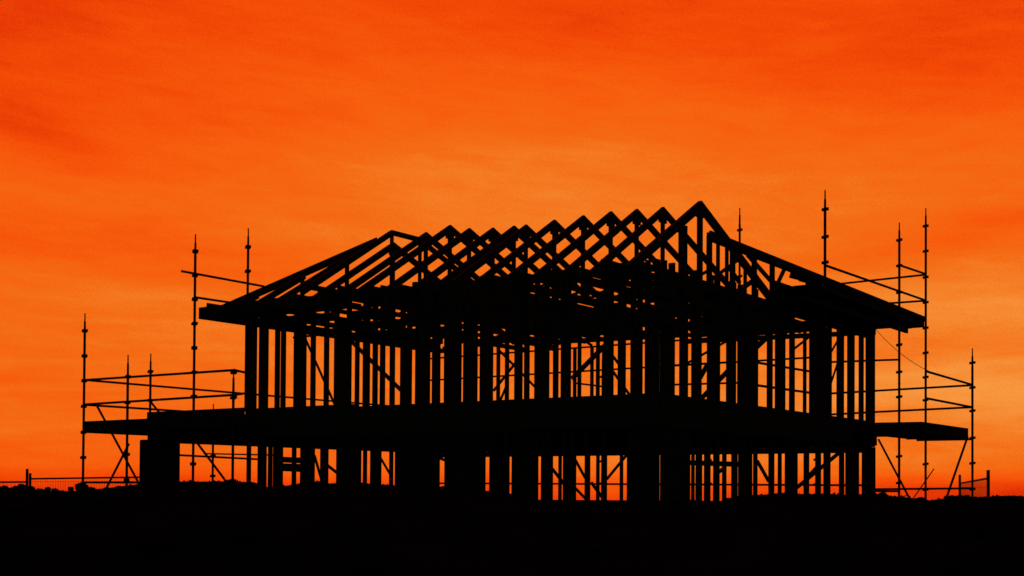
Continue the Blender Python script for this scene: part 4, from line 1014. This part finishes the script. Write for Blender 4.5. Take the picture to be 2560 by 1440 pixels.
setting('ground', vs, fs, SOIL)
# tufts along the top of the bank
vs, fs = [], []
for k in range(5200):
    X = random.uniform(-6.5, 6.5); D = random.uniform(12.3, 13.6)
    den = noise.noise(Vector((X * 1.6, 3, 0)))
    if den < random.uniform(-.3, .45): continue
    z = ground_z(X, D) - .004; h = random.uniform(.006, .026) * (1 + max(0, den) * 1.2); w = .002
    a = random.uniform(0, 6.28); p = at(X, D, z); s = Vector((math.cos(a), math.sin(a), 0)) * w; t_ = Vector((random.gauss(0, .35), random.gauss(0, .35), 1)) * h
    n = len(vs); vs += [p - s, p + s, p + t_ * .6 + s * .6, p + t_ * .6 - s * .6, p + t_ + Vector((random.gauss(0, 1), random.gauss(0, 1), -.3)) * h * .15]
    fs += [(n, n + 1, n + 2, n + 3), (n + 3, n + 2, n + 4)]
g = link('grass', mesh('grass', vs, fs, GRASS)); g['kind'] = 'stuff'; g['label'] = 'short dry grass tufts along the top of the dark bank'; g['category'] = 'grass'

vs, fs = [], []
for k in range(900):
    X = random.uniform(-7, 7); D = 13.1 - abs(random.gauss(0, 1.2)); r = random.uniform(.006, .022) * (1 + (random.random() < .06) * 1.2)
    c = at(X, D, ground_z(X, D) + r * .2); n = len(vs)
    for q in ((1, 0, 0), (0, 1, 0), (-1, 0, 0), (0, -1, 0), (0, 0, .7), (0, 0, -.7)): vs.append(c + Vector(q) * r * random.uniform(.6, 1.3))
    for i in range(4): fs += [(n + i, n + (i + 1) % 4, n + 4), (n + (i + 1) % 4, n + i, n + 5)]
g = link('rubble', mesh('rubble', vs, fs, SOIL)); g['kind'] = 'stuff'; g['label'] = 'loose clods of soil scattered over the dark bank'; g['category'] = 'rubble'

# ------------------------------------------------------------------ house frame
house = thing('timber_frame_house', 'two storey timber house frame under construction with open stud walls and bare roof trusses', 'house frame', (W / 2, DPT / 2, 0))
def part(name, m, data, parent=None, pm=None):
    return link(name, data, m, parent or house, pm)
part('concrete_slab', beam_matrix((-3.1, DPT / 2, -.06), (W + .05, DPT / 2, -.06), 2, .2, DPT + .1), box_mesh(CONC))
MATS = {'bracing_panel': PLY, 'floor_sheet': PLY}
for n, p0, p1, t, th, dp in TIMBERS:
    part(n, beam_matrix(p0, p1, t, th, dp), box_mesh(MATS.get(n, PINE)))
for p0, p1, th, dp, kids in TRUSSES:
    bm = beam_matrix(p0, p1, 0, th, dp)
    o = part('roof_truss', Matrix.Translation(p0), mesh('bottom_chord', [Matrix.Translation(p0).inverted() @ (bm @ Vector(v)) for v in CUBE], CF, PINE))
    pm = Matrix.Translation(p0) 
    for n, a, b, t, th2, dp2 in kids:
        c = link(n, box_mesh(STEEL if n == 'gusset_plate' else PINE), beam_matrix(a, b, t, th2, dp2))
        c.parent = o; c.matrix_parent_inverse = (Matrix(ROOTS[house.name]) @ (Matrix(ROOTS[house.name]).inverted() @ pm)).inverted()

# ------------------------------------------------------------------ scaffolding
SC = {}
G = 'scaffolding round the house frame'
SC['left'] = thing('scaffold', 'tube scaffold with two plank decks wrapping the end with the low wing', 'scaffold', (-3.7, -.8, 0), G)
SC['right'] = thing('scaffold', 'tube scaffold with plank decks and high posts beside the small slanting fence panel', 'scaffold', (W + .5, VB, 0), G)
SC['back'] = thing('scaffold', 'scaffold run behind the house frame seen in pieces between the studs', 'scaffold', (0, DPT + .9, 0), G)
def lug_mesh():
    vs, fs = tube_pts([(.030, -.028), (.030, .028)], 10)
    for a in (0, 90, 180, 270):
        n = len(vs); rot = Matrix.Rotation(R(a + 18), 3, 'Z'); dz = -.006 if a in (90, 180) else .006
        for sx in (0, 1):
            for y in (-.020, .020):
                for z in (-.024, .024): vs.append(rot @ Vector((.022 if not sx else .060, y * (1 if not sx else .8), z + dz)))
        fs += [(n, n + 1, n + 3, n + 2), (n + 4, n + 6, n + 7, n + 5), (n, n + 4, n + 5, n + 1), (n + 2, n + 3, n + 7, n + 6), (n, n + 2, n + 6, n + 4), (n + 1, n + 5, n + 7, n + 3)]
    return mesh('coupler', vs, fs, STEEL)
LUG = lug_mesh()
def post(sc, xy, zt, zb, joints):
    h = zt - zb
    pr = [(.024, 0), (.024, h - .36)] + ([(.021, h - .355), (.019, h - .16), (.013, h - .155), (.0115, h)] if h > .8 else [(.024, h)])
    M0 = Matrix.Translation((xy[0], xy[1], zb)) @ Matrix.Rotation(random.gauss(0, .0012), 4, 'X')
    o = link('upright_post', mesh('upright_post', *tube_pts(pr), STEEL), M0, SC[sc])
    for z in joints:
        link('coupler', LUG, Matrix.Translation((xy[0], xy[1], z)) @ Matrix.Rotation(random.uniform(-.15, .15), 4, 'Z'), o, M0)
for p in POSTS: post(*p)
for x, top in ((1.6, 4.95), (4.4, 5.0), (6.9, 4.4)):
    post('back', (x, DPT + .9), top, 0, [1.68, 2.2, 2.7, 3.2, 3.7, 4.2])
for sc, n, p0, p1 in TUBES:
    r = .022 if n != 'loose_rod' else .012
    link(n, TUBE, tube_matrix(p0, p1, r), SC[sc])
for sc, n, p0, p1, t, th, dp in BOARDS:
    a = Vector(p0); b = Vector(p1); b.z += random.uniform(-.006, .006); a.z += random.uniform(-.004, .004)
    link(n, box_mesh(BOARD), beam_matrix(a, b, t, th, dp), SC[sc])
# transoms under the decks
for sc, (x0, x1, y, z) in (('left', (-3.7, -3.0, 1.0, 2.55)), ('left', (-3.7, -3.0, 3.4, 2.55)), ('left', (-.9, -.1, 2.0, 4.52)), ('right', (W + .0, W + .42, 6.5, 4.91)), ('right', (W + .0, W + .42, 9.2, 4.91)), ('right', (W + .3, UR, VB - .1, 2.60)), ('right', (W + .3, UR, VB - 2.5, 2.60))):
    link('transom', TUBE, tube_matrix((x0, y, z), (x1, y, z), .022), SC[sc])

# ------------------------------------------------------------------ fences
def fence(p0, p1, posta, postb, label):
    p0, p1 = Vector(p0), Vector(p1); d = (p1 - p0); L = d.length
    zg = 0.
    t = thing('temporary_fence', label, 'fence', (p0.x, p0.y, zg), 'temporary mesh fence panels')
    link('rail', TUBE, tube_matrix(p0, p1, .028), t)
    q0 = Vector((p0.x, p0.y, .15)); q1 = Vector((p1.x, p1.y, .15)); link('rail', TUBE, tube_matrix(q0, q1, .02), t)
    for q in (posta, postb):
        if q: link('fence_post', TUBE, tube_matrix((q[0], q[1], zg), q, .042), t)
    vs, fs = [], []
    def wire(a, b, w=.0042):
        n = len(vs); a, b = Vector(a), Vector(b); dd = (b - a).normalized(); s = dd.cross(Vector((0, 0, 1)) if abs(dd.z) < .5 else d.normalized()).normalized() * w; u = dd.cross(s)
        for e in (a, b): vs.extend([e - s, e + u, e + s, e - u])
        for i in range(4): fs.append((n + i, n + (i + 1) % 4, n + 4 + (i + 1) % 4, n + 4 + i))
    n = max(2, int(L / (.11 if L < 6 else .30)))
    for i in range(1, n):
        a = p0.lerp(p1, i / n); wire((a.x, a.y, .15), a)
    for k in range(1, 6):
        z = .15 + k * .3
        if z < p0.z - .05: wire((p0.x, p0.y, z), (p1.x, p1.y, z))
    o = link('wire_mesh', mesh('wire_mesh', vs, fs, STEEL), Matrix(), t); o['kind'] = 'stuff'
FL = {'a': 'low mesh fence panel running out of the picture past the tall fence post', 'b': 'long mesh fence panel behind the braced scaffold posts beside the low wing', 'c': 'short slanting mesh fence panel between two posts near the outermost scaffold post'}
for k, p0, p1, qa, qb in FENCES: fence(p0, p1, qa, qb, FL[k])

# ------------------------------------------------------------------ shrubs
SL = ['broad shrub cut by the edge of the picture below the low fence rail', 'round shrub against the tall fence post', 'small shrub behind the fence wires next to the tall fence post', 'thin upright shrub with one bare tip behind the long fence panel',
      'flat spreading shrub low behind the long fence panel', 'tiny forked shrub just short of the first scaffold post', 'dense shrub at the foot of the first scaffold post', 'small shrub beside the foot of the crossed scaffold brace',
      'spiky shrub seen through the open bay of the low wing', 'leafy shrub at the foot of the last corner stud', 'low shrub by the foot of the long diagonal brace', 'wide twiggy shrub at the foot of the short slanting fence panel', 'thin shrub at the foot of the steep scaffold brace',
      'wide shrub at the very edge of the picture, left of the others', 'low shrub just past the tall fence post, under the fence rail', 'small shrub between two flat shrubs behind the long fence panel', 'low shrub just right of the first scaffold post',
      'flat shrub midway between the first scaffold post and the crossed brace', 'low shrub close beside the low wing wall', 'low shrub between the long diagonal brace and the next scaffold post', 'small shrub inside the short slanting fence panel', 'tiny shrub under the loose leaning rod']
for (x, y, zt, hw), lab in zip(SHRUBS, SL):
    h = max(.7, zt) ; t = thing('shrub', lab, 'shrub', (x, y, 0), 'shrubs along the horizon')
    rnd = random.Random(int(x * 100))
    vs, fs = [], []
    for k in range(9):
        a = rnd.uniform(0, 6.28); b0 = Vector((x, y, 0)); tip = Vector((x + math.cos(a) * hw * rnd.uniform(.2, .9), y + math.sin(a) * hw * rnd.uniform(.2, .9), h * rnd.uniform(.8, 1.04)))
        n = len(vs); s = Vector((.02, 0, 0)); u = Vector((0, .02, 0)); mid = b0.lerp(tip, .6) + Vector((rnd.gauss(0, .04), rnd.gauss(0, .04), 0))
        for e, w in ((b0, 1), (mid, .6), (tip, .2)): vs += [e - s * w, e - u * w, e + s * w, e + u * w]
        for r in (0, 4):
            for i in range(4): fs.append((n + r + i, n + r + (i + 1) % 4, n + r + 4 + (i + 1) % 4, n + r + 4 + i))
    link('stem', mesh('stem', vs, fs, LEAF), Matrix(), t)
    vs, fs = [], []
    cl = [(rnd.uniform(-.75, .75), rnd.uniform(-.75, .75), rnd.uniform(.5, .9)) for _ in range(7)]
    for k in range(1500):
        c = cl[k % 7]; r = rnd.random() ** .4 * .33
        v = Vector((rnd.gauss(0, 1), rnd.gauss(0, 1), rnd.gauss(0, 1))).normalized() * r
        px, py = x + (c[0] + v.x) * hw, y + (c[1] + v.y) * hw; pz = h - .16 * hw - hw * .9 * (c[0] ** 2 + c[1] ** 2) * .6 - .25 * hw * (.9 - c[2]) + v.z * hw * (.6 if v.z > 0 else 3.)
        s = rnd.uniform(.02, .045); a = Vector((rnd.gauss(0, 1), rnd.gauss(0, 1), rnd.gauss(0, 1))).normalized() * s; b = a.orthogonal().normalized() * s * .5
        n = len(vs); p = Vector((px, py, max(.02, pz))); vs += [p - a, p + b, p + a, p - b]; fs.append((n, n + 1, n + 2, n + 3))
    f = link('foliage', mesh('foliage', vs, fs, LEAF), Matrix(), t)

# loose cable from the eave to the scaffold guard rail
a, b = Vector(WIRE[0]), Vector(WIRE[1]); pts_ = [a.lerp(b, i / 10) - Vector((0, 0, .10 * (1 - (2 * i / 10 - 1) ** 2))) for i in range(11)]
vs, fs = [], []
for i, p in enumerate(pts_):
    vs += [p + Vector((.005, 0, 0)), p + Vector((0, .005, .005)), p + Vector((-.005, 0, -.004))]
    if i: k = 3 * i; fs += [(k - 3, k - 2, k + 1, k), (k - 2, k - 1, k + 2, k + 1), (k - 1, k - 3, k, k + 2)]
c = link('cable', mesh('cable', vs, fs, STEEL)); c['label'] = 'thin loose cable sloping from the eave down to the outer guard rail'; c['category'] = 'cable'
